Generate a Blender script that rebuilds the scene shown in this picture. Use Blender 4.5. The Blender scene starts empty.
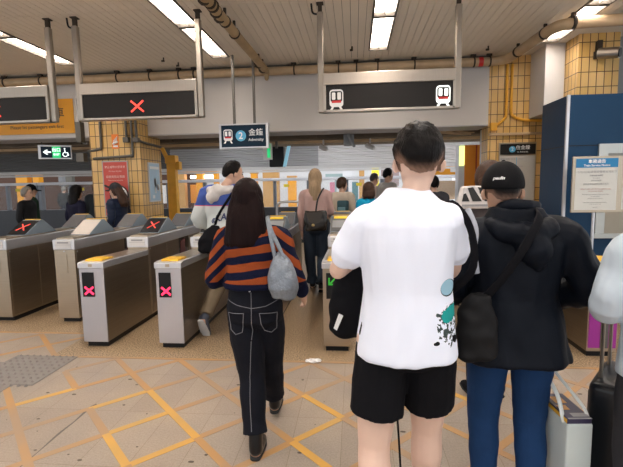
import bpy, bmesh, math, random
from math import pi, sin, cos, radians, sqrt, atan2
from mathutils import Vector, Matrix, noise
from mathutils.bvhtree import BVHTree

S = bpy.context.scene
COL = S.collection
random.seed(7)

# ------------------------------------------------------------------ camera
F_PX = 435.0
EYE = 1.58
yaw, pit, rol = radians(5.7), radians(6.3), radians(1.0)
fw = Vector((-sin(yaw) * cos(pit), cos(yaw) * cos(pit), -sin(pit)))
r0 = Vector((cos(yaw), sin(yaw), 0)); u0 = r0.cross(fw)
rr = r0 * cos(rol) - u0 * sin(rol); uu = u0 * cos(rol) + r0 * sin(rol)
cd = bpy.data.cameras.new('camera'); cam = bpy.data.objects.new('camera', cd); COL.objects.link(cam)
cd.sensor_width = 36; cd.lens = F_PX / 623 * 36; cd.clip_start = 0.05; cd.clip_end = 200
m = Matrix((rr, uu, -fw)).transposed().to_4x4(); m.translation = Vector((0, 0, EYE)); cam.matrix_world = m
S.camera = cam

# ------------------------------------------------------------------ world and exposure
w = bpy.data.worlds.new('world'); S.world = w; w.use_nodes = True
bg = w.node_tree.nodes['Background']; bg.inputs[0].default_value = (0.93, 0.96, 1.0, 1); bg.inputs[1].default_value = 0.9
S.view_settings.view_transform = 'Standard'; S.view_settings.look = 'None'
S.view_settings.exposure = 0.62; S.view_settings.gamma = 1; S.view_settings.use_curve_mapping = False
LAMP = 16.0          # strength of the ceiling tubes
# daylight on the open platform behind the gates
def area(name, loc, rot, sx, sy, power, colr):
    l = bpy.data.lights.new(name, 'AREA'); l.shape = 'RECTANGLE'; l.size = sx; l.size_y = sy; l.energy = power; l.color = colr
    o = bpy.data.objects.new(name, l); COL.objects.link(o); o.location = loc; o.rotation_euler = rot
    return o
area('platform_daylight', (1.5, 15.2, 5.2), (radians(-12), 0, 0), 15, 3, 260, (0.92, 0.96, 1.0))

# ------------------------------------------------------------------ materials
def mat(name, c, rough=0.6, metal=0.0, var=0.0, vs=6.0, bump=0.0, bs=60.0, emit=0.0, alpha=1.0, trans=0.0, spec=None, stretch=None, sheen=0.0):
    M = bpy.data.materials.new(name); M.use_nodes = True
    N = M.node_tree.nodes; L = M.node_tree.links; b = N['Principled BSDF']
    b.inputs['Base Color'].default_value = (*c, 1); b.inputs['Roughness'].default_value = rough; b.inputs['Metallic'].default_value = metal
    if spec is not None: b.inputs['Specular IOR Level'].default_value = spec
    if trans: b.inputs['Transmission Weight'].default_value = trans
    if alpha < 1: b.inputs['Alpha'].default_value = alpha
    if sheen: b.inputs['Sheen Weight'].default_value = sheen
    tc = N.new('ShaderNodeTexCoord'); vec = tc.outputs['Object']
    if stretch:
        mp = N.new('ShaderNodeMapping'); mp.inputs['Scale'].default_value = stretch; L.new(vec, mp.inputs[0]); vec = mp.outputs[0]
    if var:
        n = N.new('ShaderNodeTexNoise'); n.inputs['Scale'].default_value = vs; n.inputs['Detail'].default_value = 4; L.new(vec, n.inputs[0])
        mx = N.new('ShaderNodeMix'); mx.data_type = 'RGBA'; L.new(n.outputs[0], mx.inputs[0])
        mx.inputs[6].default_value = (*[max(0, x * (1 - var)) for x in c], 1); mx.inputs[7].default_value = (*[min(1, x * (1 + var)) for x in c], 1)
        L.new(mx.outputs[2], b.inputs['Base Color'])
    if bump:
        n = N.new('ShaderNodeTexNoise'); n.inputs['Scale'].default_value = bs; n.inputs['Detail'].default_value = 3; L.new(vec, n.inputs[0])
        bp = N.new('ShaderNodeBump'); bp.inputs['Strength'].default_value = bump; bp.inputs['Distance'].default_value = 0.005
        L.new(n.outputs[0], bp.inputs['Height']); L.new(bp.outputs[0], b.inputs['Normal'])
    if emit:
        b.inputs['Emission Color'].default_value = (*c, 1); b.inputs['Emission Strength'].default_value = emit
    return M

steel = mat('brushed_steel', (0.47, 0.40, 0.31), 0.32, 1.0, 0.12, 3.0, 0.12, 40, stretch=(1, 1, 60))
steel_dk = mat('side_steel', (0.38, 0.33, 0.27), 0.38, 1.0, 0.15, 2.0, 0.1, 30, stretch=(1, 1, 40))
steel_lt = mat('pale_steel', (0.66, 0.67, 0.70), 0.36, 0.85, 0.06, 4)
sign_steel = mat('sign_steel', (0.46, 0.42, 0.37), 0.3, 1.0, 0.08, 3, stretch=(30, 1, 1))
pole_steel = mat('pole_steel', (0.38, 0.345, 0.30), 0.35, 1.0, 0.15, 5)
lav = mat('front_panel', (0.50, 0.49, 0.52), 0.42, 0.6, 0.05, 3)
black = mat('black_plastic', (0.010, 0.010, 0.012), 0.35, spec=.25)
dkgrey = mat('dark_grey_plastic', (0.09, 0.09, 0.09), 0.4, 0, 0.1)
panelblk = mat('sign_panel', (0.018, 0.016, 0.015), 0.4, spec=.2)
grey = mat('grey_plastic', (0.25, 0.26, 0.27), 0.45, 0, 0.05)
bluegrey = mat('blue_grey_plastic', (0.20, 0.25, 0.29), 0.4, 0, 0.05)
yel = mat('yellow_plastic', (0.75, 0.42, 0.02), 0.4)
yelpaint = mat('yellow_paint', (0.80, 0.40, 0.03), 0.5, 0, 0.2, 8)
orange = mat('orange_panel', (0.78, 0.27, 0.02), 0.5, 0, 0.12, 3)
white = mat('white_print', (0.85, 0.85, 0.85), 0.5)
offwhite = mat('white_paint', (0.62, 0.61, 0.60), 0.55, 0, 0.06, 2)
creampaint = mat('bulkhead_paint', (0.60, 0.575, 0.55), 0.6, 0, 0.05, 1.5)
navy = mat('navy_sign', (0.008, 0.024, 0.045), 0.4, spec=.15)
boothblue = mat('booth_blue', (0.010, 0.045, 0.105), 0.4, 0.0, 0.15, 1.5, spec=.2)
redx = mat('red_led', (1.0, 0.06, 0.04), 0.5, emit=1.1)
redx2 = mat('dim_red_led', (0.75, 0.06, 0.04), 0.5, emit=0.5)
pinkx = mat('pink_led', (1.0, 0.03, 0.10), 0.5, emit=1.3)
greenx = mat('green_led', (0.04, 0.4, 0.04), 0.5, emit=0.25)
exitgreen = mat('exit_green', (0.02, 0.55, 0.18), 0.4, emit=0.5)
lit = mat('lit_print', (0.9, 1.0, 1.0), 0.4, emit=0.9)
glass = mat('glass', (0.6, 0.68, 0.72), 0.05, 0, alpha=0.07)
redp = mat('red_print', (0.6, 0.02, 0.02), 0.4)
blackprint = mat('black_print', (0.02, 0.02, 0.02), 0.5)
greyprint = mat('grey_print', (0.30, 0.30, 0.31), 0.6)
skyblue = mat('blue_disc', (0.10, 0.42, 0.66), 0.4)
rubber = mat('black_rubber', (0.01, 0.01, 0.01), 0.7)
pipemat = mat('brown_pipe', (0.42, 0.29, 0.15), 0.5, 0.1, 0.45, 5, 0.4, 20)
pipelt = mat('dusty_pipe', (0.50, 0.36, 0.22), 0.5, 0.1, 0.35, 4, 0.3, 20)
rust = mat('rusty_clamp', (0.045, 0.032, 0.022), 0.8, 0.2, 0.4, 20)
conduit = mat('grey_conduit', (0.12, 0.11, 0.095), 0.5, 0.3, 0.2)
girder = mat('dusty_girder', (0.17, 0.13, 0.09), 0.8, 0, 0.4, 3)
lamp_m = mat('lamp_diffuser', (1.0, 0.93, 0.86), 0.5, emit=LAMP)
lampframe = mat('lamp_frame', (0.10, 0.085, 0.07), 0.5, 0.3)
skin = mat('skin', (0.62, 0.38, 0.27), 0.5, 0, 0.08, 12)
skin_pale = mat('pale_skin', (0.72, 0.50, 0.40), 0.5, 0, 0.06, 12)
hairblack = mat('black_hair', (0.006, 0.005, 0.005), 0.42, 0, 0.5, 30, 0.6, 60, stretch=(3, 3, 0.3), spec=.10)
hairdark = mat('dark_brown_hair', (0.012, 0.006, 0.006), 0.42, 0, 0.5, 30, 0.6, 60, stretch=(3, 3, 0.25), spec=.06)
hairbrown = mat('brown_hair', (0.06, 0.03, 0.018), 0.42, 0, 0.4, 30, 0.6, 60, stretch=(3, 3, 0.25), spec=.22)
hairblonde = mat('ash_blonde_hair', (0.32, 0.22, 0.13), 0.5, 0, 0.4, 25, 0.6, 60, stretch=(3, 3, 0.25), spec=.22)
hairgrey = mat('grey_hair', (0.25, 0.23, 0.2), 0.5, 0, 0.3, 30, 0.6, 60)
hairgdark = mat('greying_hair', (0.06, 0.055, 0.055), 0.5, 0, 0.4, 30, 0.6, 60)
for M_ in (hairblack, hairgdark):
    N_ = M_.node_tree.nodes; L_ = M_.node_tree.links; b_ = N_['Principled BSDF']; src_ = b_.inputs['Base Color'].links[0].from_socket
    at_ = N_.new('ShaderNodeAttribute'); at_.attribute_name = 'fade'; mm_ = N_.new('ShaderNodeMath'); mm_.operation = 'MULTIPLY'; mm_.inputs[1].default_value = .8; L_.new(at_.outputs['Fac'], mm_.inputs[0])
    mx_ = N_.new('ShaderNodeMix'); mx_.data_type = 'RGBA'; L_.new(mm_.outputs[0], mx_.inputs[0]); L_.new(src_, mx_.inputs[6]); mx_.inputs[7].default_value = (.36, .22, .16, 1); L_.new(mx_.outputs[2], b_.inputs['Base Color'])
eyem = mat('eye', (0.02, 0.012, 0.01), 0.2)
lipm = mat('lip', (0.42, 0.15, 0.12), 0.5)

def tilemat():
    M = bpy.data.materials.new('ochre_tile'); M.use_nodes = True
    N = M.node_tree.nodes; L = M.node_tree.links; b = N['Principled BSDF']
    uv = N.new('ShaderNodeUVMap'); uv.uv_map = 'UVMap'
    br = N.new('ShaderNodeTexBrick'); br.offset = 0.0; br.squash = 1.0
    br.inputs['Scale'].default_value = 1.0; br.inputs['Brick Width'].default_value = 0.105; br.inputs['Row Height'].default_value = 0.205
    br.inputs['Mortar Size'].default_value = 0.006; br.inputs['Mortar Smooth'].default_value = 0.2
    br.inputs['Color1'].default_value = (0.72, 0.44, 0.13, 1); br.inputs['Color2'].default_value = (0.82, 0.54, 0.22, 1); br.inputs['Mortar'].default_value = (0.09, 0.045, 0.02, 1)
    L.new(uv.outputs[0], br.inputs['Vector'])
    n = N.new('ShaderNodeTexNoise'); n.inputs['Scale'].default_value = 2.2; L.new(uv.outputs[0], n.inputs[0])
    mx = N.new('ShaderNodeMix'); mx.data_type = 'RGBA'; mx.blend_type = 'MULTIPLY'; mx.inputs[0].default_value = 0.25
    L.new(br.outputs[0], mx.inputs[6]); L.new(n.outputs[0], mx.inputs[7]); L.new(mx.outputs[2], b.inputs['Base Color'])
    b.inputs['Roughness'].default_value = 0.28
    bp = N.new('ShaderNodeBump'); bp.invert = True; bp.inputs['Strength'].default_value = 0.5; bp.inputs['Distance'].default_value = 0.004
    L.new(br.outputs['Fac'], bp.inputs['Height']); L.new(bp.outputs[0], b.inputs['Normal'])
    return M
tile = tilemat()

def floormat():
    M = bpy.data.materials.new('floor_stone'); M.use_nodes = True
    N = M.node_tree.nodes; L = M.node_tree.links; b = N['Principled BSDF']
    tc = N.new('ShaderNodeTexCoord')
    mp = N.new('ShaderNodeMapping'); mp.inputs['Location'].default_value = (1.005, -3.41, 0); L.new(tc.outputs['Object'], mp.inputs[0])
    br = N.new('ShaderNodeTexBrick'); br.offset = 0.0; br.inputs['Scale'].default_value = 1.0
    br.inputs['Brick Width'].default_value = 0.305; br.inputs['Row Height'].default_value = 0.604; br.inputs['Mortar Size'].default_value = 0.0018; br.inputs['Mortar Smooth'].default_value = 0.6
    br.inputs['Color1'].default_value = (0.355, 0.298, 0.245, 1); br.inputs['Color2'].default_value = (0.385, 0.328, 0.272, 1); br.inputs['Mortar'].default_value = (0.22, 0.16, 0.11, 1)
    L.new(mp.outputs[0], br.inputs['Vector'])
    def nz(scale, det, lo, hi, src, fac):
        n = N.new('ShaderNodeTexNoise'); n.inputs['Scale'].default_value = scale; n.inputs['Detail'].default_value = det; L.new(tc.outputs['Object'], n.inputs[0])
        r = N.new('ShaderNodeValToRGB'); r.color_ramp.elements[0].position = 0.35; r.color_ramp.elements[1].position = 0.65
        r.color_ramp.elements[0].color = lo; r.color_ramp.elements[1].color = hi; L.new(n.outputs[0], r.inputs[0])
        mx = N.new('ShaderNodeMix'); mx.data_type = 'RGBA'; mx.blend_type = 'MULTIPLY'; mx.inputs[0].default_value = fac
        L.new(src, mx.inputs[6]); L.new(r.outputs[0], mx.inputs[7]); return mx.outputs[2]
    c = nz(1.3, 5, (0.78, 0.78, 0.80, 1), (1.05, 1.0, 0.96, 1), br.outputs[0], 0.9)
    c = nz(90, 2, (0.75, 0.74, 0.72, 1), (1.1, 1.1, 1.1, 1), c, 0.55)
    # the coarser, more golden granolithic strip the gates stand on
    g = N.new('ShaderNodeTexNoise'); g.inputs['Scale'].default_value = 75; g.inputs['Detail'].default_value = 2; L.new(tc.outputs['Object'], g.inputs[0])
    gr = N.new('ShaderNodeValToRGB'); gr.color_ramp.elements[0].position = 0.38; gr.color_ramp.elements[1].position = 0.62
    gr.color_ramp.elements[0].color = (0.13, 0.085, 0.045, 1); gr.color_ramp.elements[1].color = (0.50, 0.36, 0.22, 1); L.new(g.outputs[0], gr.inputs[0])
    sp = N.new('ShaderNodeSeparateXYZ'); L.new(tc.outputs['Object'], sp.inputs[0])
    def mth(op, a, bb):
        q = N.new('ShaderNodeMath'); q.operation = op
        for i, v in enumerate((a, bb)):
            if isinstance(v, (int, float)): q.inputs[i].default_value = v
            else: L.new(v, q.inputs[i])
        return q.outputs[0]
    left = mth('LESS_THAN', sp.outputs[0], -2.9)
    edge = mth('ADD', mth('MULTIPLY', left, 0.62), 3.76)
    f = mth('GREATER_THAN', sp.outputs[1], edge)
    mx = N.new('ShaderNodeMix'); mx.data_type = 'RGBA'; L.new(f, mx.inputs[0]); L.new(c, mx.inputs[6]); L.new(gr.outputs[0], mx.inputs[7])
    L.new(mx.outputs[2], b.inputs['Base Color']); b.inputs['Roughness'].default_value = 0.42; b.inputs['Specular IOR Level'].default_value = 0.4
    bp = N.new('ShaderNodeBump'); bp.inputs['Strength'].default_value = 0.1; bp.inputs['Distance'].default_value = 0.003
    L.new(g.outputs[0], bp.inputs['Height']); L.new(bp.outputs[0], b.inputs['Normal'])
    return M

# ------------------------------------------------------------------ mesh helpers
def link(o, parent=None):
    COL.objects.link(o)
    if parent is not None: o.parent = parent
    return o
def tag(o, label=None, cat=None, group=None, kind=None):
    for k, v in (('label', label), ('category', cat), ('group', group), ('kind', kind)):
        if v: o[k] = v
    return o
def thing(name, label, cat, loc=(0, 0, 0), rz=0.0, group=None):
    o = bpy.data.objects.new(name, None); o.empty_display_size = 0.1; o.location = loc; o.rotation_euler = (0, 0, rz)
    link(o); return tag(o, label, cat, group)

class MB:
    def __init__(s): s.bm = bmesh.new()
    def box(s, x0, x1, y0, y1, z0, z1, bev=0.0, seg=2):
        vs = [s.bm.verts.new((x, y, z)) for x in (x0, x1) for y in (y0, y1) for z in (z0, z1)]
        fs = [s.bm.faces.new([vs[i] for i in q]) for q in ((0, 1, 3, 2), (4, 6, 7, 5), (0, 4, 5, 1), (2, 3, 7, 6), (0, 2, 6, 4), (1, 5, 7, 3))]
        if bev:
            es = list({e for f in fs for e in f.edges}); bmesh.ops.bevel(s.bm, geom=es, offset=bev, segments=seg, profile=0.5, affect='EDGES')
        return s
    def prism(s, pts, axis, a, b, bev=0.0):
        """extrude polygon pts along axis ('x','y','z') from a to b"""
        def P(p, t):
            return {'x': (t, p[0], p[1]), 'y': (p[0], t, p[1]), 'z': (p[0], p[1], t)}[axis]
        A = [s.bm.verts.new(P(p, a)) for p in pts]; B = [s.bm.verts.new(P(p, b)) for p in pts]; n = len(pts); fs = []
        fs.append(s.bm.faces.new(A)); fs.append(s.bm.faces.new(B[::-1]))
        for i in range(n): fs.append(s.bm.faces.new((A[i], B[i], B[(i + 1) % n], A[(i + 1) % n])))
        if bev:
            es = list({e for f in fs for e in f.edges}); bmesh.ops.bevel(s.bm, geom=es, offset=bev, segments=2, profile=0.5, affect='EDGES')
        return s
    def tube(s, pts, rad, n=10, smooth=True, caps=True, sub=4, side=Vector((1, 0, 0))):
        tube(s.bm, pts, rad, n, smooth, caps, sub, side); return s
    def cyl(s, p, q, r, n=16, r2=None):
        tube(s.bm, [p, q], [r, r if r2 is None else r2], n, False, 'flat'); return s
    def ball(s, c, rx, ry, rz, n=16):
        g = bmesh.ops.create_uvsphere(s.bm, u_segments=n, v_segments=max(6, n * 2 // 3), radius=1.0)
        for v in g['verts']: v.co = Vector((c[0] + v.co.x * rx, c[1] + v.co.y * ry, c[2] + v.co.z * rz))
        return s
    def build(s, name, m, parent=None, smooth=False, uv=False):
        bmesh.ops.recalc_face_normals(s.bm, faces=s.bm.faces)
        if uv:
            L = s.bm.loops.layers.uv.new('UVMap')
            for f in s.bm.faces:
                n = f.normal; t = Vector((-n.y, n.x, 0))
                if t.length < 0.1: t = Vector((1, 0, 0))
                t.normalize()
                for lp in f.loops: lp[L].uv = (lp.vert.co.dot(t) + 50.0, lp.vert.co.z + 10)
        me = bpy.data.meshes.new(name); s.bm.to_mesh(me); s.bm.free()
        if smooth:
            for p in me.polygons: p.use_smooth = True
        me.materials.append(m); o = bpy.data.objects.new(name, me); return link(o, parent)

def catmull(P, R, sub):
    n = len(P); out = []; rad = []
    for i in range(n - 1):
        p0, p1, p2, p3 = P[max(i - 1, 0)], P[i], P[i + 1], P[min(i + 2, n - 1)]
        for k in range(sub):
            t = k / sub; t2 = t * t; t3 = t2 * t
            out.append(0.5 * ((2 * p1) + (-p0 + p2) * t + (2 * p0 - 5 * p1 + 4 * p2 - p3) * t2 + (-p0 + 3 * p1 - 3 * p2 + p3) * t3))
            a, b = R[i], R[i + 1]; rad.append((a[0] + (b[0] - a[0]) * t, a[1] + (b[1] - a[1]) * t))
    out.append(P[-1]); rad.append(R[-1]); return out, rad

def tube(bm, pts, rad, n=10, smooth=True, caps=True, sub=4, side=Vector((1, 0, 0))):
    P = [Vector(p) for p in pts]; R = [(r, r) if not isinstance(r, tuple) else r for r in (rad if isinstance(rad, (list,)) else [rad] * len(P))]
    if smooth and len(P) > 2: P, R = catmull(P, R, sub)
    rings = []; prev = None
    for i, p in enumerate(P):
        d = (P[min(i + 1, len(P) - 1)] - P[max(i - 1, 0)])
        d = d.normalized() if d.length > 1e-9 else Vector((0, 0, 1))
        if prev is None:
            a = side - d * side.dot(d)
            if a.length < 0.2: a = Vector((0, 1, 0)) - d * d.y
        else:
            a = prev - d * prev.dot(d)
        a.normalize(); prev = a; b = d.cross(a)
        rings.append([bm.verts.new(p + a * (R[i][0] * cos(2 * pi * k / n)) + b * (R[i][1] * sin(2 * pi * k / n))) for k in range(n)])
    for i in range(len(rings) - 1):
        A, B = rings[i], rings[i + 1]
        for k in range(n): bm.faces.new((A[k], A[(k + 1) % n], B[(k + 1) % n], B[k]))
    if caps:
        for idx, ring in ((0, rings[0]), (-1, rings[-1])):
            if caps == 'flat': bm.faces.new(ring if idx else ring[::-1]); continue
            d = (P[0] - P[1]).normalized() if idx == 0 else (P[-1] - P[-2]).normalized()
            r = min(R[idx]); r2 = [bm.verts.new(P[idx] + (v.co - P[idx]) * 0.72 + d * r * 0.62) for v in ring]; tip = bm.verts.new(P[idx] + d * r * 0.95)
            for k in range(n):
                bm.faces.new((ring[k], ring[(k + 1) % n], r2[(k + 1) % n], r2[k])); bm.faces.new((r2[k], r2[(k + 1) % n], tip))

def loft(bm, rings, n=28, pw=2.3):
    """rings: (cx, cy, cz, rx, ry) horizontal superellipses"""
    R = []
    for (cx, cy, cz, rx, ry) in rings:
        vs = []
        for k in range(n):
            a = 2 * pi * k / n; c, s_ = cos(a), sin(a)
            x = math.copysign(abs(c) ** (2 / pw), c) * rx; y = math.copysign(abs(s_) ** (2 / pw), s_) * ry
            vs.append(bm.verts.new((cx + x, cy + y, cz)))
        R.append(vs)
    for i in range(len(R) - 1):
        for k in range(n): bm.faces.new((R[i][k], R[i][(k + 1) % n], R[i + 1][(k + 1) % n], R[i + 1][k]))
    bm.faces.new(R[0][::-1]); bm.faces.new(R[-1])

def remesh(bm, voxel, smooth=4, fold=None, factor=0.5):
    bmesh.ops.recalc_face_normals(bm, faces=bm.faces)
    me = bpy.data.meshes.new('tmp'); bm.to_mesh(me); bm.free()
    o = bpy.data.objects.new('tmp', me); COL.objects.link(o)
    r = o.modifiers.new('r', 'REMESH'); r.mode = 'VOXEL'; r.voxel_size = voxel
    s = o.modifiers.new('s', 'SMOOTH'); s.iterations = smooth; s.factor = factor
    dg = bpy.context.evaluated_depsgraph_get(); dg.update()
    out = bpy.data.meshes.new_from_object(o.evaluated_get(dg)); bpy.data.objects.remove(o); bpy.data.meshes.remove(me)
    if fold:
        nn = [v.normal.copy() for v in out.vertices]
        for v, q in zip(out.vertices, nn): v.co += q * fold(v.co)
    for p in out.polygons: p.use_smooth = True
    out.materials.clear()
    return out
def mobj(name, me, m, parent=None):
    me.name = name; me.materials.append(m); o = bpy.data.objects.new(name, me); return link(o, parent)

def text(s, size, loc, m, parent, name='lettering', extrude=0.0008, align='CENTER', rz=0.0, shear=0.0, rx=pi / 2, bold=0.0):
    c = bpy.data.curves.new('t', 'FONT'); c.body = s; c.size = size; c.extrude = extrude; c.align_x = align; c.align_y = 'CENTER'; c.shear = shear; c.resolution_u = 3; c.offset = bold
    o = bpy.data.objects.new('t', c); COL.objects.link(o)
    dg = bpy.context.evaluated_depsgraph_get(); dg.update()
    me = bpy.data.meshes.new_from_object(o.evaluated_get(dg)); bpy.data.objects.remove(o); bpy.data.curves.remove(c)
    me.transform(Matrix.Translation(loc) @ Matrix.Rotation(rz, 4, 'Z') @ Matrix.Rotation(rx, 4, 'X'))
    me.name = name; me.materials.clear(); me.materials.append(m); o = bpy.data.objects.new(name, me); return link(o, parent)

def copy_tree(o, parent=None):
    c = o.copy(); COL.objects.link(c); c.parent = parent
    for ch in list(o.children): copy_tree(ch, c)
    return c

CEIL = 3.65
# ------------------------------------------------------------------ floor
fl = MB().box(-18, 10, -4, 12.6, -0.1, 0.0).build('floor', floormat()); tag(fl, kind='structure')
def tapemats():
    out = []
    for nm, a, b in (('worn_tape', (0.36, 0.245, 0.155), (0.46, 0.25, 0.09)), ('fresh_tape', (0.50, 0.31, 0.10), (0.64, 0.34, 0.06))):
        M = mat(nm, a, 0.5); N = M.node_tree.nodes; L = M.node_tree.links; P = N['Principled BSDF']
        n = N.new('ShaderNodeTexNoise'); n.inputs['Scale'].default_value = 1.6; n.inputs['Detail'].default_value = 6; L.new(N['Texture Coordinate'].outputs['Object'], n.inputs[0])
        r = N.new('ShaderNodeValToRGB'); r.color_ramp.elements[0].position = 0.38; r.color_ramp.elements[1].position = 0.6
        r.color_ramp.elements[0].color = (*a, 1); r.color_ramp.elements[1].color = (*b, 1); L.new(n.outputs[0], r.inputs[0]); L.new(r.outputs[0], P.inputs['Base Color'])
        out.append(M)
    return out
worn, fresh = tapemats()
FR = [(-2.39, 2.98), (-1.76, 2.98), (-1.47, 2.98), (-1.16, 2.68), (-1.46, 2.39), (-1.46, 2.68), (-1.16, 2.39), (-.235, 2.96), (-.235, 2.67), (-.235, 2.39), (.68, 3.26), (1.7, 3.35)]
mw, mf = bmesh.new(), bmesh.new()
px_, py_ = 0.305, 0.302
def strip(bm, a, b, wd=0.05, zt=0.0016):
    a = Vector(a); b = Vector(b); d = (b - a).normalized(); n = Vector((-d.y, d.x)) * wd / 2
    top = [bm.verts.new((q.x, q.y, zt)) for q in (a + n, a - n, b - n, b + n)]; bot = [bm.verts.new((q.x, q.y, 0.0)) for q in (a + n, a - n, b - n, b + n)]
    bm.faces.new(top)
    for k in range(4): bm.faces.new((top[k], bot[k], bot[(k + 1) % 4], top[(k + 1) % 4]))
for i in range(-14, 14):
    for j in range(-14, 6):
        if (i + j) % 2: continue
        for dx, dy in ((1, 1), (1, -1)):
            x0, y0 = -1.005 + px_ * i, 3.12 + py_ * j; x1, y1 = x0 + dx * px_, y0 + dy * py_; mx_, my_ = (x0 + x1) / 2, (y0 + y1) / 2
            if my_ > (4.37 if mx_ < -2.9 else 3.72): continue
            if -3.9 < mx_ < -2.62 and 3.15 < my_ < 3.72 : continue
            if abs(mx_ + 2.07) < .05 and abs(my_ - 2.97) < .05: continue
            f = any(abs(mx_ - u) < 0.09 and abs(my_ - v) < 0.09 for u, v in FR)
            strip(mf if f else mw, (x0, y0), (x1, y1), 0.05, (0.0014 if dy > 0 else 0.0022) + (0.0004 if f else 0))
strip(mw, (-2.9, 3.745), (4, 3.745), 0.035, 0.003); strip(mw, (-6, 4.38), (-2.9, 4.38), 0.035, 0.003)
for bm_, m_ in ((mw, worn), (mf, fresh)):
    b_ = MB(); b_.bm.free(); b_.bm = bm_; b_.build('tape_marking', m_, fl)
b_ = MB().box(-3.235, -2.62, 3.145, 3.74, 0, 0.006).box(-3.9, -2.79, 3.0, 3.575, 0, 0.0055)
for i in range(19):
    for j in range(10):
        x = -3.85 + i * 0.066; y = 3.03 + j * 0.066 + (0.1 if x > -3.235 else 0)
        if x < -3.235 and y > 3.55: continue
        b_.tube([(x, y, 0.004), (x, y, 0.0105)], [0.016, 0.009], 8, False)
b_.build('tactile_paving', mat('tactile_grey', (0.21, 0.19, 0.175), 0.55, 0, 0.15, 8), fl)
# scuffs
b_ = MB()
for q in range(60):
    x = random.uniform(-2.6, 2.4); y = random.uniform(1.9, 3.6); r = random.uniform(.003, .011)
    b_.tube([(x, y, 0.0), (x, y, 0.0012)], [(r * random.uniform(1, 2), r)] * 2, 7, False, 'flat')
b_.build('floor_scuff', mat('scuff', (0.10, 0.075, 0.055), 0.7), fl)
b_ = MB(); b_.tube([(-1.925, 2.05, .0006), (-1.922, 2.3, .0006), (-1.928, 2.5, .0006), (-1.92, 2.65, .0006), (-1.925, 2.82, .0006), (-1.90, 2.88, .0006)], [(.0025, .0006), (.003, .0006), (.009, .0006), (.006, .0006), (.012, .0006), (.02, .0006)], 6)
b_.build('joint_stain', mat('joint_stain', (.13, .11, .10), .7), fl)
# dropped tissue
b_ = bmesh.new(); g = bmesh.ops.create_icosphere(b_, subdivisions=4, radius=1)
for v in g['verts']:
    k = 1 + 0.55 * noise.noise(v.co * 2.1) + 0.25 * noise.noise(v.co * 6); v.co = Vector((v.co.x * 0.062 * k, v.co.y * 0.035 * k, 0.012 + v.co.z * 0.013 * k))
b2 = MB(); b2.bm.free(); b2.bm = b_; o = b2.build('crumpled_tissue', mat('tissue', (0.8, 0.78, 0.77), 0.8), None, True); o.location = (-0.375, 3.74, 0.004)
tag(o, 'small white crumpled tissue dropped on the floor tape in front of the open gate', 'litter')

# ------------------------------------------------------------------ ceiling
def ceilmat():
    return mat('ceiling_slat', (0.80, 0.735, 0.64), 0.45, 0.0, 0.06, 1.2)
cm = ceilmat(); b_ = MB(); LX = [-4.7, -2.115, 0.38, 2.875]; FW = 0.15; FL0 = 7.08; FLL = 1.365
sw = 0.098; x = -9.05
while x < 6.2:
    for (ya, yb) in ((-4, 0.4), (0.41, 5.1), (5.112, 7.75)):
        xa, xb = x + 0.0025, x + sw - 0.0025; segs = [(xa, xb)]
        for lx in LX:
            ns = []
            for (p, q) in segs:
                if q <= lx - FW or p >= lx + FW: ns.append((p, q)); continue
                if p < lx - FW: ns.append((p, lx - FW))
                if q > lx + FW: ns.append((lx + FW, q))
                if yb > FL0:
                    b_.box(max(p, lx - FW), min(q, lx + FW), FL0, yb, CEIL, CEIL + 0.02)
            segs = ns
        for (p, q) in segs: b_.box(p, q, ya, yb, CEIL, CEIL + 0.02)
    x += sw
ce = b_.build('ceiling', cm); tag(ce, kind='structure')
MB().box(-9.05, 6.2, -4, 8.4, CEIL + 0.09, CEIL + 0.12).build('ceiling_void', mat('void', (0.03, 0.026, 0.022), 0.9), ce)
pos_words = ['far left', 'left', 'centre', 'right']
def make_light():
    t = thing('ceiling_light', '', 'ceiling light')
    L = FLL - 0.03; h = FW - 0.004
    f = MB().box(-h, -h + .022, 0, L, -0.012, 0.075).box(h - .022, h, 0, L, -0.012, 0.075).box(-h, h, 0, .022, -0.012, 0.075).box(-h, h, L - .022, L, -0.012, 0.075)
    f.build('frame', lampframe, t)
    MB().box(-h + .022, h - .022, .022, L - .022, 0.05, 0.06).build('diffuser', lamp_m, t)
    lv = MB().box(-0.004, 0.004, .022, L - .022, 0.0, 0.045)
    k = 0.09
    while k < L - 0.05: lv.box(-h + .022, h - .022, k, k + 0.004, 0.018, 0.045); k += 0.09
    lv.build('louvre', mat('louvre', (0.75, 0.68, 0.62), 0.3, 0.5), t)
    return t
lt = make_light(); first = True
ordw = ['nearest the beam pipe', 'second from the beam pipe', 'third from the beam pipe', 'fourth from the beam pipe']
for i, lx in enumerate(LX):
    for j in range(7):
        o = lt if first else copy_tree(lt); first = False
        o.location = (lx, FL0 - (j + 1) * FLL + 0.015, CEIL)
        if j < 4: o['label'] = 'recessed ceiling light, %s, in the %s row' % (ordw[j], pos_words[i])
        else: o['label'] = 'recessed ceiling light of the %s row above and behind the viewer' % pos_words[i]
        o['group'] = 'recessed ceiling lights'

# ------------------------------------------------------------------ bulkhead, walls, pillars
bh = MB().box(-9, 2.25, 7.75, 8.35, 2.55, CEIL + .1).build('wall_bulkhead', creampaint); tag(bh, kind='structure')
MB().box(-9, 2.25, 7.745, 8.36, 2.53, 2.55).build('edge_strip', mat('bulkhead_soffit', (0.42, 0.41, 0.43), 0.5), bh)
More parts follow.
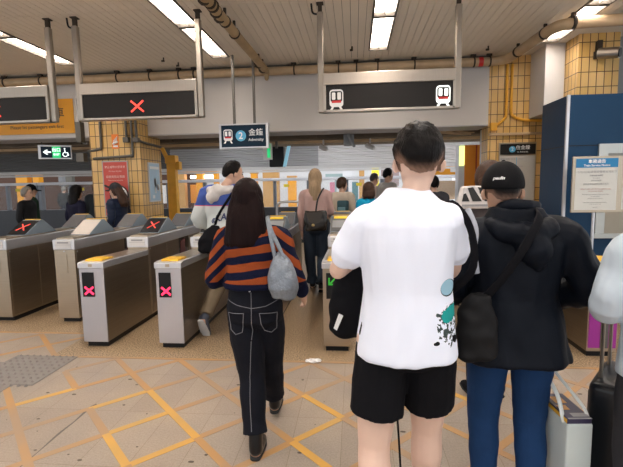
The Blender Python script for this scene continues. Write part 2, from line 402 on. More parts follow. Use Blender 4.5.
# left octagonal pillar
def chamfer(x0, x1, y0, y1, c): return [(x0 + c, y0), (x1 - c, y0), (x1, y0 + c), (x1, y1 - c), (x1 - c, y1), (x0 + c, y1), (x0, y1 - c), (x0, y0 + c)]
pl = MB().prism([(-4.65, 7.4), (-3.73, 7.4), (-3.73, 8.22), (-4.65, 8.22)], 'z', 0, 2.525).prism([(-4.65, 7.4), (-3.73, 7.4), (-3.73, 7.74), (-4.65, 7.74)], 'z', 2.525, 2.86).build('tiled_pillar', tile, uv=True)
tag(pl, 'ochre tiled pillar with a red poster, behind the left ticket gates', 'pillar')
tw = MB().box(2.25, 3.6, 7.75, 8.1, 0, CEIL + .1).build('wall_right', tile, uv=True); tag(tw, kind='structure')
tp = MB().prism([(3.19, 6.78), (3.74, 6.78), (3.74, 7.74), (3.19, 7.74)], 'z', 0, CEIL).build('tiled_pillar', tile, uv=True)
tag(tp, 'ochre tiled pillar rising behind the blue service booth', 'pillar')
MB().box(3.745, 4.3, 7.0, 7.7, 0, CEIL).build('trim_1', grey)['kind'] = 'structure'
bx = MB().box(2.90, 3.185, 7.17, 7.74, 2.62, CEIL, 0.005).build('white_duct_box', offwhite); tag(bx, 'white boxed duct hanging from the ceiling between tiled wall and pillar', 'duct')

# pipes ------------------------------------------------------------
t = thing('ceiling_pipe', 'thick brown pipe running across under the ceiling and stepping forward above the booth', 'pipe', (0, 0, 0))
zc = 3.53
pts = [(-9, 7.58, zc), (0, 7.58, zc), (2.2, 7.58, zc), (2.42, 7.5, zc), (2.47, 7.2, zc), (2.52, 6.4, zc), (2.58, 6.05, zc), (2.8, 5.95, zc), (3.3, 5.92, zc), (5, 5.9, zc)]
p_ = MB(); p_.tube(pts[:2] + [pts[2]], [0.07] * 3, 14); p_.tube(pts[2:8], [0.07, 0.07, 0.07, 0.07, 0.07, 0.07], 14, True, True, 6); p_.tube(pts[7:], [0.070] * 3, 14); p_.build('pipe_run', pipelt, t, True)
for x in (-8.1, -6.3, -5.6, -4.15, -3.55, -3.02, -2.75, -1.0, -.25, .05, .4, 1.0, 1.95, 2.2): MB().cyl((x - .012, 7.58, zc), (x + .012, 7.58, zc), 0.078, 14).box(x - .012, x + .012, 7.565, 7.595, zc + .07, CEIL).box(x - .05, x + .03, 7.55, 7.6, CEIL - .035, CEIL).build('clamp', rust, t)
for (x, y) in ((2.47, 7.1), (2.53, 6.3)): MB().cyl((x, y - .015, zc), (x, y + .015, zc), 0.078, 14).box(x - .02, x + .02, y - .015, y + .015, zc, CEIL).build('clamp', rust, t)
for x in (2.72, 3.55): MB().cyl((x - .015, 5.94, zc), (x + .015, 5.94, zc), 0.078, 14).box(x - .03, x + .03, 5.93, 5.96, zc, CEIL).build('clamp', rust, t)
MB().cyl((2.02, 7.58, zc), (2.09, 7.58, zc), 0.0745, 14).build('red_band', redp, t)
MB().tube([(-8.9, 7.66, 3.62), (2.2, 7.66, 3.62)], [.025] * 2, 8, False).build('upper_conduit', conduit, t)
t = thing('branch_pipe', 'stained brown pipe running toward the viewer below the ceiling, joining the cross pipe', 'pipe')
p_ = MB().tube([(-1.46, 7.42, 3.5), (-1.47, 6.5, 3.5), (-1.49, 5.2, 3.5), (-1.5, 3.0, 3.5), (-1.5, -3.9, 3.5)], [.06] * 5, 14); p_.tube([(-1.46, 7.47, 3.38), (-1.46, 7.47, 3.5)], [.035, .05], 10, False); p_.build('pipe_run', pipemat, t, True)
for y in (7.3, 7.0, 5.6, 5.2, 4.75, 4.65, 4.2): MB().cyl((-1.49, y - .015, 3.5), (-1.49, y + .015, 3.5), 0.07, 14).box(-1.505, -1.475, y - .015, y + .015, 3.5, CEIL).build('clamp', rust, t)
for y in (5.05, 4.9, 4.55): MB().ball((-1.5 + random.uniform(-.02, .02), y, 3.5), .075, .05, .075, 10).build('pipe_joint', rust, t)

# ceiling bits
for (x, y, lb) in ((-3.02, 6.95, 'small dark ceiling nozzle above the left end of the second sign'), (-2.9, 7.25, 'small dark ceiling nozzle beside the cross pipe clamps'), (-.02, 6.85, 'small dark ceiling nozzle above the train sign'), (2.05, 7.15, 'small dark ceiling nozzle near the white duct box')):
    t = MB().cyl((x, y, CEIL - .05), (x, y, CEIL), .012, 8).box(x - .035, x + .012, y - .012, y + .012, CEIL - .065, CEIL - .04).build('ceiling_nozzle', rust); tag(t, lb, 'nozzle')
# speaker above the booth
t = thing('round_speaker', 'grey metal horn speaker mounted on the tiled pillar above the booth', 'speaker', (3.55, 6.72, 3.33))
MB().cyl((-.12, .0, .02), (.06, -.18, -.02), .075, 20).build('speaker_body', pole_steel, t, False)
MB().cyl((.058, -.178, -.02), (.066, -.186, -.021), .062, 20).build('speaker_grille', black, t)
MB().box(-.14, -.08, -.02, .08, .03, .2).box(-.16, -.1, .0, .08, -.04, .06).build('bracket', rust, t)

# ------------------------------------------------------------------ hanging direction signs
def cross(mb, cx, y, cz, h, wd, th=0.004):
    for s in (1, -1):
        d = Vector((s * h * 0.62, h * 0.5)).normalized(); n = Vector((-d.y, d.x)) * wd / 2; a = Vector((cx, cz)) - Vector((s * h * .6, h * .5)); c = Vector((cx, cz)) + Vector((s * h * .6, h * .5))
        q = [a + n, a - n, c - n, c + n]
        mb.prism([(v.x, v.y) for v in q], 'y', y - th, y)
def train_icon(parent, cx, y, cz, h, body, win, red):
    w_ = h * 0.66
    def rr_(x0, x1, z0, z1, r, n=5):
        out = []
        for (ox, oz, a0) in ((x1 - r, z1 - r, 0), (x0 + r, z1 - r, 90), (x0 + r, z0 + r, 180), (x1 - r, z0 + r, 270)):
            for k in range(n + 1): a = radians(a0 + 90 * k / n); out.append((ox + r * cos(a), oz + r * sin(a)))
        return out
    b = MB().prism(rr_(cx - w_ / 2, cx + w_ / 2, cz - h * .32, cz + h * .5, h * .16), 'y', y - .003, y)
    for s in (-1, 1):
        b.prism([(cx + s * w_ * .18, cz - h * .32), (cx + s * w_ * .34, cz - h * .32), (cx + s * w_ * .52, cz - h * .5), (cx + s * w_ * .32, cz - h * .5)], 'y', y - .003, y)
    ic = b.build('train_icon', body, parent)
    g = MB().prism(rr_(cx - w_ * .42, cx + w_ * .42, cz - h * .08, cz + h * .42, h * .09), 'y', y - .005, y - .003); g.build('windscreen', win, ic)
    g = MB()
    for s in (-1, 1): g.prism(rr_(cx + s * w_ * .2 - w_ * .13, cx + s * w_ * .2 + w_ * .13, cz + h * .02, cz + h * .36, h * .04), 'y', y - .007, y - .005)
    g.build('window_light', body, ic)
    MB().box(cx - w_ * .34, cx + w_ * .34, y - .007, y - .004, cz - h * .13, cz - h * .02).build('red_band', red, ic)
def hang_sign(x0, x1, label, poles, marks, zt=2.86, zb=2.42):
    Y = 5.22; t = thing('hanging_sign', label, 'sign', ((x0 + x1) / 2, Y, zb), 0, 'long dark direction signs hanging over the gates')
    c = (x0 + x1) / 2; a, b = x0 - c, x1 - c; H = zt - zb
    MB().box(a, b, -.06, .06, H - .135, H, .006).build('top_rail', sign_steel, t)
    MB().box(a, b, -.06, .06, 0, .028, .004).box(a, a + .03, -.06, .06, .0, H - .135).box(b - .03, b, -.06, .06, .0, H - .135).build('frame', sign_steel, t)
    MB().box(a + .03, b - .03, -.045, .045, .028, H - .135).build('panel', panelblk, t)
    for px in poles:
        q = px - c
        p = MB(); p.box(q - .035, q + .035, -.035, .035, 0.0, CEIL - zb - .1, .012); p.build('hanging_pole', pole_steel, t)
        MB().box(q - .022, q + .022, -.022, .022, CEIL - zb - .1, CEIL - zb).box(q - .04, q + .04, -.04, .04, CEIL - zb - .012, CEIL - zb).build('ceiling_bracket', rust, t)
        if abs(px + 3.36) < .01 or abs(px + .379) < .01: MB().tube([(q - .02, 0, CEIL - zb - .12), (q - .085, 0, CEIL - zb - .1), (q - .1, 0, CEIL - zb)], [.011] * 3, 8).build('cable_loop', black, t)
    for mk in marks:
        if mk[0] == 'x':
            g = MB(); cross(g, mk[1] - c, -.045, .15, .13, .019); g.build('red_cross', redx, t)
        else: train_icon(t, mk[1] - c, -.045, .135, .24, mk[2], panelblk, redp)
    return t
litwhite = mat('lit_icon', (0.85, 0.88, 0.85), .4, emit=0.75); dimwhite = mat('dim_icon', (0.62, 0.60, 0.57), .4, emit=0.25)
hang_sign(-5.35, -3.745, 'long dark hanging sign cut by the left edge, showing part of a red cross', (-5.38, -3.712), [('x', -4.48)])
hang_sign(-3.33, -1.855, 'long dark hanging sign with a single red cross, second from the left', (-3.36, -1.824), [('x', -2.61)])
hang_sign(-.35, 1.14, 'long dark hanging sign with two white train symbols', (-.379, 1.169), [('t', -.2, dimwhite), ('t', 1.005, litwhite)])

# station direction sign under the bulkhead
t = thing('station_sign', 'small dark blue sign with train symbol, blue number 2 disc and station name', 'sign', (-1.76, 7.0, 2.2))
MB().box(-.4, -.365, -.05, .05, -.01, .385).box(.365, .4, -.05, .05, -.01, .385).box(-.365, .365, -.05, .05, .36, .38).box(-.365, .365, -.05, .05, -.005, .015).build('frame', steel_lt, t)
MB().box(-.365, .365, -.04, .04, .015, .36).build('panel', navy, t)
for hx in (-.17, .16): MB().box(hx, hx + .035, -.02, .02, .38, CEIL - 2.2).build('hanger', conduit, t)
train_icon(t, -.255, -.04, .185, .22, white, navy, redp)
MB().cyl((-.045, -.04, .19), (-.045, -.045, .19), .085, 28).build('number_disc', skyblue, t)
text('2', .15, (-.045, -.0465, .187), white, t, bold=.002)
text('金鐘', .118, (.2, -.0415, .235), white, t, bold=.0007); text('Admiralty', .062, (.2, -.0415, .125), white, t, bold=.0007)

# exit sign
t = thing('exit_sign', 'lit exit sign with white arrow, green panel and wheelchair symbol', 'sign', (-5.72, 8.0, 2.17), radians(28))
t.scale = (.80, .80, .80)
MB().box(-.37, .33, -.07, .07, 0, .33, .004).build('sign_case', steel_lt, t)
MB().box(-.31, .31, -.085, -.07, .03, .29).build('sign_face', navy, t)
MB().box(-.075, .1, -.088, -.08, .025, .295).build('green_panel', exitgreen, t)
a_ = MB()
a_.prism([(-.10, .145), (-.10, .175), (-.2, .175), (-.16, .215), (-.20, .215), (-.265, .16), (-.20, .105), (-.16, .105), (-.2, .145)], 'y', -.09, -.085); a_.build('arrow', lit, t)
text('出口', .095, (.012, -.0895, .21), lit, t, bold=.0015); text('EXIT', .062, (.012, -.0895, .105), lit, t, bold=.0015)
a_ = MB().ball((.19, -.088, .245), .018, .004, .018, 12).tube([(.19, -.088, .21), (.2, -.088, .15), (.25, -.088, .15), (.265, -.088, .09)], [.011] * 4, 8, False)
cp = [(.195 + .05 * cos(radians(k)), -.088, .11 + .05 * sin(radians(k))) for k in range(100, 371, 18)]
a_.tube(cp, [.009] * len(cp), 6, False); a_.build('wheelchair_symbol', lit, t)
MB().box(-.3, -.28, -.02, .02, .33, .40).box(.24, .26, -.02, .02, .33, .40).build('hanger', conduit, t)

# yellow banner on the bulkhead
t = thing('banner', 'amber banner on the beam asking to let passengers exit first', 'banner', (-6.2, 7.738, 2.62))
MB().box(-1.6, 1.07, -.01, 0, 0, .62).build('banner_sheet', mat('amber_banner', (0.75, 0.33, 0.01), .5, 0, .05), t)
text('請先讓乘客落車', .20, (.19, -.0115, .36), blackprint, t, bold=.002); text('Please let passengers exit first', .088, (.33, -.0115, .125), blackprint, t)
MB().cyl((-.52, -.01, .13), (-.52, -.013, .13), .10, 28).build('red_ring', redp, t); MB().cyl((-.52, -.013, .13), (-.52, -.015, .13), .078, 28).build('white_disc', white, t)

# posters on the left pillar
t = thing('red_poster', 'red framed notice poster with round wheel picture on the ochre pillar', 'poster', (-4.20, 7.398, 1.09))
MB().box(-.24, .24, -.02, 0, 0, .98).build('poster_frame', pole_steel, t)
MB().box(-.22, .22, -.022, -.02, .02, .96).build('poster_sheet', mat('red_sheet', (0.52, 0.07, 0.05), .5, 0, .1), t)
pk = mat('pale_print', (0.75, 0.55, 0.5), .6)
text('禁止攜帶大型單車', .048, (0, -.0235, .87), pk, t); text('No large bicycles', .034, (0, -.0235, .80), pk, t); text('請使用指定車廂', .05, (0, -.0235, .70), pk, t); text('Please use the marked car', .026, (0, -.0235, .64), pk, t)
MB().cyl((.05, -.022, .38), (.05, -.024, .38), .15, 32).build('wheel_rim', white, t)
g = MB()
for k in range(9): a = 2 * pi * k / 9; g.tube([(.05, -.026, .38), (.05 + .12 * cos(a), -.026, .38 + .12 * sin(a))], [.008, .014], 6, False)
cp = [(.05 + .165 * cos(2 * pi * k / 28), -.024, .38 + .165 * sin(2 * pi * k / 28)) for k in range(29)]; g.tube(cp, [.012] * 29, 6, False); g.tube([(-.2, -.024, .55), (-.1, -.024, .5)], [.02, .015], 6, False); g.tube([(.2, -.024, .2), (.1, -.024, .15)], [.03, .015], 6, False)
g.build('wheel_drawing', blackprint, t)
t = thing('orange_notice', 'small orange notice with a white hand symbol, above the red poster', 'notice', (-4.17, 7.398, 2.28))
MB().box(-.065, .065, -.006, 0, 0, .25).build('notice_sheet', mat('orange_sheet', (0.8, 0.22, 0.03), .5), t)
g = MB()
for k in range(4): g.tube([(-.035 + k * .02, -.008, .10 + k * .012), (-.03 + k * .022, -.008, .15 + k * .02)], [.006] * 2, 6, False)
g.box(-.04, .045, -.008, -.006, .03, .06); g.tube([(-.035, -.008, .09), (.035, -.008, .12)], [.02, .018], 8, False); g.build('hand_symbol', white, t)
# blue poster on the chamfer
t = thing('blue_poster', 'pale blue framed map poster on the right-hand side of the left pillar', 'poster', (-3.728, 7.86, 1.33), radians(90))
MB().box(-.22, .22, -.02, 0, 0, .72).build('poster_frame', steel_lt, t)
MB().box(-.20, .20, -.022, -.02, .02, .70).build('poster_sheet', mat('blue_sheet', (0.42, 0.60, 0.75), .5, 0, .15, 5), t)
g = MB()
for k in range(9):
    x = random.uniform(-.16, .1); z = random.uniform(.06, .45); g.box(x, x + random.uniform(.04, .1), -.0235, -.022, z, z + random.uniform(.04, .16))
g.box(-.18, .18, -.0235, -.022, .6, .65); g.build('map_drawing', white, t)
# conduits on the left pillar
def conduits(nm, label, runs, r, m_, boxes=(), cat='conduit'):
    t = thing(nm, label, cat)
    g = MB()
    for p in runs: g.tube(p, [r] * len(p), 8, True, True, 4)
    g.build('conduit_run', m_, t, True)
    for b in boxes: MB().box(*b, .006).build('junction_box', m_, t)
def bend(*P):
    out = [Vector(P[0])]
    for i in range(1, len(P) - 1):
        p = Vector(P[i]); a = (Vector(P[i - 1]) - p).normalized() * .07; b = (Vector(P[i + 1]) - p).normalized() * .07; out += [p + a, p + (a + b) * .3, p + b]
    out.append(Vector(P[-1])); return out
conduits('cable_conduit', 'grey cable conduits bending across the left tiled pillar below the sign', [
    bend((-3.85, 7.37, 3.4), (-3.85, 7.37, 2.15), (-4.5, 7.37, 2.12), (-4.78, 7.5, 2.12)), bend((-4.42, 7.37, 3.3), (-4.42, 7.37, 2.28), (-4.7, 7.42, 2.25)),
    bend((-3.95, 7.37, 3.2), (-3.95, 7.37, 2.45)), bend((-3.78, 7.37, 3.2), (-3.76, 7.37, 2.42), (-3.69, 7.5, 2.38), (-3.69, 8.15, 2.36)), bend((-4.95, 7.6, 3.2), (-4.85, 7.5, 2.42), (-4.72, 7.44, 2.38))], .023, conduit,
    [(-4.0, -3.9, 7.33, 7.4, 2.38, 2.47), (-3.82, -3.72, 7.33, 7.4, 2.38, 2.46), (-4.86, -4.72, 7.3, 7.42, 2.06, 2.22), (-4.84, -4.74, 7.3, 7.42, 2.4, 2.75)])
# conduits on the right tiled wall
conduits('yellow_conduit', 'pair of yellow painted conduits running down the right tiled wall to a box', [
    bend((2.53, 7.72, 3.5), (2.53, 7.72, 2.64), (2.36, 7.72, 2.52)), bend((2.61, 7.72, 3.5), (2.61, 7.72, 2.68), (2.8, 7.72, 2.60), (3.1, 7.72, 2.585))], .022, yelpaint, [(2.28, 2.38, 7.67, 7.75, 2.44, 2.57)])
t = MB().box(2.26, 3.15, 7.70, 7.75, 2.36, 2.40, .004).build('cable_trunking', pipelt); tag(t, 'pale horizontal cable trunking above the station map on the tiled wall', 'trunking')
t = thing('station_map', 'grey station exit map with black title band and blue number disc', 'map', (2.735, 7.745, 1.0))
MB().box(-.3, .3, -.03, 0, 0, 1.24, .004).build('map_frame', steel, t)
MB().box(-.285, .285, -.032, -.03, .02, 1.02).build('map_sheet', mat('map_grey', (0.52, 0.50, 0.46), .5), t)
MB().box(-.285, .285, -.034, -.03, 1.04, 1.21).build('title_band', panelblk, t)
MB().cyl((-.09, -.034, 1.125), (-.09, -.037, 1.125), .052, 24).build('number_disc', skyblue, t)
text('2', .085, (-.09, -.038, 1.125), white, t); text('往金鐘', .075, (.08, -.0355, 1.148), white, t); text('to Admiralty', .034, (.08, -.0355, 1.08), white, t)
MB().box(-.022, -.012, -.034, -.032, .2, .99).build('route_line', skyblue, t)
for k, s_ in enumerate(('太古', '西灣河', '筲箕灣', '杏花邨', '柴灣', '小西灣')): text(s_, .04, (-.03, -.034, .96 - k * .125), greyprint, t, align='RIGHT'); text('Exit %s' % 'ABCDEF'[k], .026, (.02, -.034, .965 - k * .125), greyprint, t, align='LEFT')
text('乘客須知', .042, (-.2, -.034, .96), greyprint, t)

# ------------------------------------------------------------------ service booth
t = thing('service_booth', 'dark blue customer service booth with silver corner trim, right side', 'booth', (2.7, 5.95, 0))
MB().box(0, 3.2, 0, .76, 0, 2.66, .006).build('booth_shell', boothblue, t)
MB().box(-.012, .022, -.012, .022, 0, 2.66).build('corner_trim', steel_lt, t)
MB().box(-.003, .0, .02, .76, 2.02, 2.032).box(.02, .42, -.003, 0, 2.02, 2.032).build('panel_seam', black, t)
f = MB().box(.39, 2.0, -.03, 0, 1.92, 2.04).box(.39, .50, -.03, 0, .9, 1.92).box(1.9, 2.0, -.03, 0, .9, 1.92).box(.36, 2.05, -.06, 0, .84, .9).build('window_frame', mat('window_trim', (0.52, 0.54, 0.52), .35, .5, .1), t)
MB().box(.5, 1.9, -.012, -.004, .9, 1.92).build('window_pane', mat('booth_glass', (0.35, 0.36, 0.33), .1, 0), t)
MB().box(.5, 1.9, -.02, -.012, .9, 1.8).build('blind', mat('booth_blind', (0.40, 0.36, 0.29), .5, .3, .2, 2), t)
# notice stands
def stand(x, y, label, header, lines, hm, title, sub):
    t = thing('notice_stand', label, 'notice stand', (x, y, 0), radians(-4))
    MB().box(-.245, .245, -.015, .015, 1.22, 1.85, .004).build('board_frame', steel, t)
    MB().box(-.215, .215, -.018, -.014, 1.25, 1.825).build('notice_sheet', mat('notice_white', (0.62, 0.63, 0.6), .35), t)
    MB().box(-.215, .215, -.02, -.017, 1.725, 1.825).build('header_band', hm, t)
    MB().cyl((0.01, .03, 0.02), (0.01, .03, 1.25), .016, 14).build('pole', steel_lt, t)
    MB().cyl((0.01, .03, 0), (0.01, .03, .025), .17, 28).build('base_plate', steel, t)
    text(title, .045, (0, -.0205, 1.79), white, t, bold=.001); text(sub, .032, (0, -.0205, 1.748), white, t, bold=.0008)
    for (s_, sz, z, m_) in lines: text(s_, sz, (0, -.0185, z), m_, t)
rp = mat('faded_red_print', (0.45, 0.2, 0.17), .6)
stand(2.70, 5.22, 'notice board on a thin pole with a blue title band, before the booth', None, [
    ('12月23日起票價及優惠安排如下', .030, 1.675, greyprint), ('港鐵綫服務調整', .020, 1.635, greyprint), ('早上班次', .018, 1.605, greyprint), ('深宵列車服務', .018, 1.578, greyprint), ('請留意車站廣播及職員指示', .022, 1.54, greyprint),
    ('Different trains will call at this platform today', .017, 1.485, rp), ('and some trips end early', .015, 1.462, rp), ('Passengers are advised to allow more time', .016, 1.425, greyprint), ('for their journey', .014, 1.402, greyprint), ('and plan the trip in advance', .014, 1.38, greyprint),
    ('Please listen to the announcements in stations', .013, 1.335, greyprint), ('or ask our station staff', .013, 1.315, greyprint), ('Thank you', .013, 1.28, greyprint)], mat('blue_header', (0.01, 0.20, 0.45), .4), '車務通告', 'Train Service Notice')
stand(3.215, 5.24, 'second notice board with a purple band, cut by the right edge', None, [('服務時間', .03, 1.66, greyprint), ('Service hours', .025, 1.6, greyprint)], mat('purple_header', (0.30, 0.04, 0.32), .4), '通告', 'Notice')

# ------------------------------------------------------------------ ticket gates
def hood(t, yc, face, name='card_reader_hood', flip=1, strip_=False):
    """wedge on the gate top; face slopes toward -y (flip 1)"""
    y0, y1, y2 = yc - .25 * flip, yc + .06 * flip, yc + .36 * flip
    h = MB().prism([(y0, 1.015), (y1 - .0 * flip, 1.19), (y1 + .05 * flip, 1.19), (y2, 1.015)], 'x', -.126, .126, .006).build(name, bluegrey, t)
    a = Vector((0, y0, 1.015)); b = Vector((0, y1, 1.19)); d = (b - a); n = Vector((0, -d.z, d.y)).normalized() * flip
    if flip < 0: n = Vector((0, d.z, -d.y)).normalized() * (1 if d.z > 0 else -1)
    if n.z < 0: n = -n
    def slab(u0, u1, x0, x1, off, th, nm, m_, par):
        g = MB(); P = [a + d * u0, a + d * u1]
        vs = []
        for x in (x0, x1):
            for p in P:
                for k in (off, off + th): vs.append(g.bm.verts.new(Vector((x, p.y, p.z)) + n * k))
        for q in ((0, 1, 3, 2), (4, 6, 7, 5), (0, 4, 5, 1), (2, 3, 7, 6), (0, 2, 6, 4), (1, 5, 7, 3)): g.bm.faces.new([vs[i] for i in q])
        return g.build(nm, m_, par)
    scr = slab(.06, .94, -.12, .12, -.002, .008, 'screen', face if face != 'text' else dkgrey, h)
    return h, slab, a, d, n
def gate(xr, label, kind, hoodface, x_on_hood=False, purple=False):
    w2 = .128; xc = xr - w2
    t = thing('ticket_gate', label, 'ticket gate', (xc, 0, 0), 0, 'row of ticket gates')
    yf = 4.95 if kind else 4.75; ye = 7.0; W = .128
    ym, yn = 5.86, 6.24
    MB().box(-W + .02, W - .02, (4.03 if kind else 4.80), ym - .02, 0, .06).box(-W + .02, W - .02, yn + .02, ye - .05, 0, .06).build('plinth', black, t)
    MB().box(-W, W, yf, ym, .055, .90, .004).build('cabinet', steel, t)
    MB().box(-W, W, yn, ye, .055, .90, .004).build('rear_cabinet', steel, t)
    for sx in (-1, 1):
        for (ya, yb) in ((yf + .03, yf + .50), (yf + .52, ym - .02), (yn + .02, ye - .02)): MB().box(sx * W - .003, sx * W + .003, ya, yb, .08, .87).build('side_panel', steel_dk, t)
    MB().box(-W + .03, W - .03, ym - .01, yn + .01, .60, .70).box(-.03, .03, ym - .01, yn + .01, .1, .86).build('mechanism', dkgrey, t)
    MB().box(-W - .008, W + .008, yf - .010, ye + .01, .875, 1.0, .012).build('top_bezel', steel_lt, t)
    MB().box(-W + .02, W - .02, yf + .03, ye - .03, .99, 1.018, .004).build('top_plate', steel, t)
    MB().box(-W + .035, W - .035, yf - .017, yf - .01, .90, .985).build('label_plate', mat('label_plate', (0.62, 0.61, 0.6), .4), t)
    MB().box(-.07, .07, yf - .0185, yf - .016, .955, .975).build('plate_text_strip', greyprint, t)
    MB().box(-.1, .1, yf - .0185, yf - .016, .937, .940).build('plate_groove', greyprint, t)
    if kind:
        m_ = lav if kind == 'x' else steel
        MB().box(-W, W, 4.0, yf - .001, .055, .80, .006).build('low_housing', steel_dk, t)
        MB().box(-W, W, 3.994, 4.012, .055, .812, .004).build('front_panel', m_, t)
        MB().prism([(3.985, .805), (3.985, .862), (4.05, .872), (yf - .013, .850), (yf - .013, .79)], 'x', -W - .008, W + .008, .006).build('low_cap', steel_lt, t)
        MB().prism([(4.1, .8695), (yf - .03, .850), (yf - .03, .855), (4.1, .8745)], 'x', -W + .02, W - .02).build('cap_inlay', steel, t)
        MB().prism([(4.03, .868), (4.05, .888), (4.24, .886), (4.28, .866)], 'x', -.085, .09, .006).build('reader_pad', yel, t)
        MB().box(-.02, .02, 3.981, 3.986, .822, .85).build('lock_plate', steel, t)
        if purple:
            ad = MB().box(-W + .012, W - .012, 3.986, 3.993, .09, .79).build('purple_advert', mat('purple_advert', (0.30, 0.02, 0.27), .4), t)
            MB().box(-.02, .045, 3.98, 3.9865, .09, .79).build('dark_stripe', dkgrey, ad)
        else:
            d = MB().box(-.095, .025, 3.985, 3.994, .52, .765).build('display', black, t)
            g = MB()
            if kind == 'x':
                cross(g, -.026, 3.9845, .583, .075, .019); g.build('cross_symbol', pinkx, d)
            else:
                g.box(-.075, -.06, 3.981, 3.985, .65, .72).box(-.075, -.02, 3.981, 3.985, .65, .665)
                g.prism([(-.07, .662), (-.06, .652), (.008, .725), (-.003, .735)], 'y', 3.981, 3.985); g.build('arrow_symbol', greenx, d)
    else:
        MB().box(-.085, .03, yf - .006, yf, .60, .83, .003).build('service_hatch', steel, t)
        MB().cyl((.0, yf - .006, .86), (.0, yf + .01, .86), .008, 10).build('lock', steel_lt, t)
    MB().cyl((W - .01, yf + .045, .855), (W + .006, yf + .045, .855), .009, 10).build('side_lock', steel_lt, t)
    h, slab, a, dd, n = hood(t, 5.48 if kind else 5.3, hoodface)
    MB().box(-.1, .1, (5.5 if kind else 5.3) + .07, (5.5 if kind else 5.3) + .10, 1.188, 1.2).build('hood_lamp', yel, h)
    if x_on_hood:
        g = MB()
        for s in (1, -1):
            P = [a + dd * .30 + Vector((-s * .055, 0, 0)), a + dd * .70 + Vector((s * .055, 0, 0))]; g.tube([p + n * .008 for p in P], [(.008, .003)] * 2, 6, False)
        g.build('red_cross', redx2, h)
    if hoodface == 'text':
        slab(.80, .93, -.085, .085, .006, .003, 'yellow_strip', mat('yellow_label', (0.9, 0.62, 0.02), .4), h)
        slab(.25, .68, -.10, .10, .006, .003, 'instruction_plate', grey, h)
    h2, slab2, a2, d2, n2 = hood(t, 6.35, hoodgrey, 'card_reader_hood')
    MB().box(-.1, .1, 6.42, 6.46, 1.188, 1.2).build('hood_lamp', yel, h2)
    MB().box(-.08, .09, 6.72, 6.92, 1.0, 1.035, .006).build('far_reader_pad', yel, t)
    # retractable gate leaves in the side slots
    g = MB()
    for s in (-1, 1): g.prism([(5.95, .35), (5.98, .82), (6.14, .85), (6.14, .30)], 'x', s * W * .8 - .004, s * W * .8 + .004)
    g.build('barrier_leaf', mat('barrier_red', (0.16, 0.05, 0.05), .4), t)
    return t
hoodgrey = mat('hood_grey', (0.10, 0.10, 0.105), 0.4, 0, 0.05)
refl = mat('glare_screen', (0.62, 0.56, 0.50), .15)  # pale colour paints in the light reflected on the hood screen
gate(-4.13, 'steel ticket gate at the far left edge with a red cross on its hood', None, black, True)
gate(-3.27, 'steel ticket gate with no low front part and a hood screen coloured pale as a reflection', None, refl)
gate(-2.465, 'ticket gate with low pale front showing a pink cross, left of two such gates', 'x', black, True)
gate(-1.675, 'ticket gate with low lavender front showing a pink cross, beside the woman in stripes', 'x', black, True)
gate(-.865, 'ticket gate mostly hidden behind the woman in the striped sweater', 'x', 'text')
gate(-.045, 'open ticket gate showing a green arrow, by the man in the white t-shirt', 'g', 'text')
gate(.76, 'ticket gate hidden behind the man in the white t-shirt', 'g', 'text')
gate(1.565, 'ticket gate hidden behind the man in the dark jacket', 'g', 'text')
gate(2.32, 'ticket gate with purple front panel at the right, before the blue booth', 'g', refl, False, True)
# ------------------------------------------------------------------ rails behind the gates
def rail(x0, x1, label):
    t = thing('guard_rail', label, 'railing', ((x0 + x1) / 2, 8.9, 0), 0, 'steel guard rails beyond the gates'); h = (x1 - x0) / 2
    MB().tube([(-h, 0, 0), (-h, 0, 1.05), (-h + .03, 0, 1.2), (-h + .14, 0, 1.25), (0, 0, 1.25), (h - .14, 0, 1.25), (h - .03, 0, 1.2), (h, 0, 1.05), (h, 0, 0)], [.025] * 9, 10, True, True, 4).build('hoop', steel_lt, t, True)
    MB().cyl((-h, 0, .5), (h, 0, .5), .018, 10).build('lower_bar', steel_lt, t)
    MB().cyl((.35 * h, 0, .5), (.35 * h, 0, 1.25), .016, 10).build('middle_post', steel_lt, t)
rail(-1.6, -.12, 'hooped steel guard rail between the striped woman and the white t-shirt')
rail(.02, 1.3, 'hooped steel guard rail right of the first, mostly behind the white t-shirt')

# ------------------------------------------------------------------ platform beyond the gates
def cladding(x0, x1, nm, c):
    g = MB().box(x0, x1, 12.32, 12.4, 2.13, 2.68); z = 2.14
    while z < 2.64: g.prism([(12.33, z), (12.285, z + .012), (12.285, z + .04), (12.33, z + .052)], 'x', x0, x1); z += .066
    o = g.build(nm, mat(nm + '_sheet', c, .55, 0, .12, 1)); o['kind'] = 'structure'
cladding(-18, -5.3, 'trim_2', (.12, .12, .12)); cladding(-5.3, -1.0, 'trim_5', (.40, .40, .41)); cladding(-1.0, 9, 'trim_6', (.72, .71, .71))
o = MB().box(-18, 9, 12.26, 12.42, 2.04, 2.13).box(-18, 9, 12.20, 12.30, 1.97, 2.02).build('trim_3', offwhite); o['kind'] = 'structure'
o = MB().box(-18, 9, 9.6, 12.45, 2.95, 3.02).box(-18, 9, 12.28, 12.45, 2.68, 2.95).build('trim_7', girder); o['kind'] = 'structure'
o = MB().box(-18, 9, 8.35, 9.6, 3.4, 3.5).build('trim_4', girder); o['kind'] = 'structure'
t = thing('steel_girder', 'dark dusty steel girder with flanges crossing behind the white beam', 'girder', (0, 8.95, 2.5))
MB().box(-17, 9, -.12, .12, 0, .03).box(-17, 9, -.015, .015, .03, .5).box(-17, 9, -.12, .12, .5, .53).build('girder_beam', girder, t)
for x in range(-9, 6): MB().box(x + .2, x + .25, -.11, .11, .03, .5).build('stiffener', girder, t)
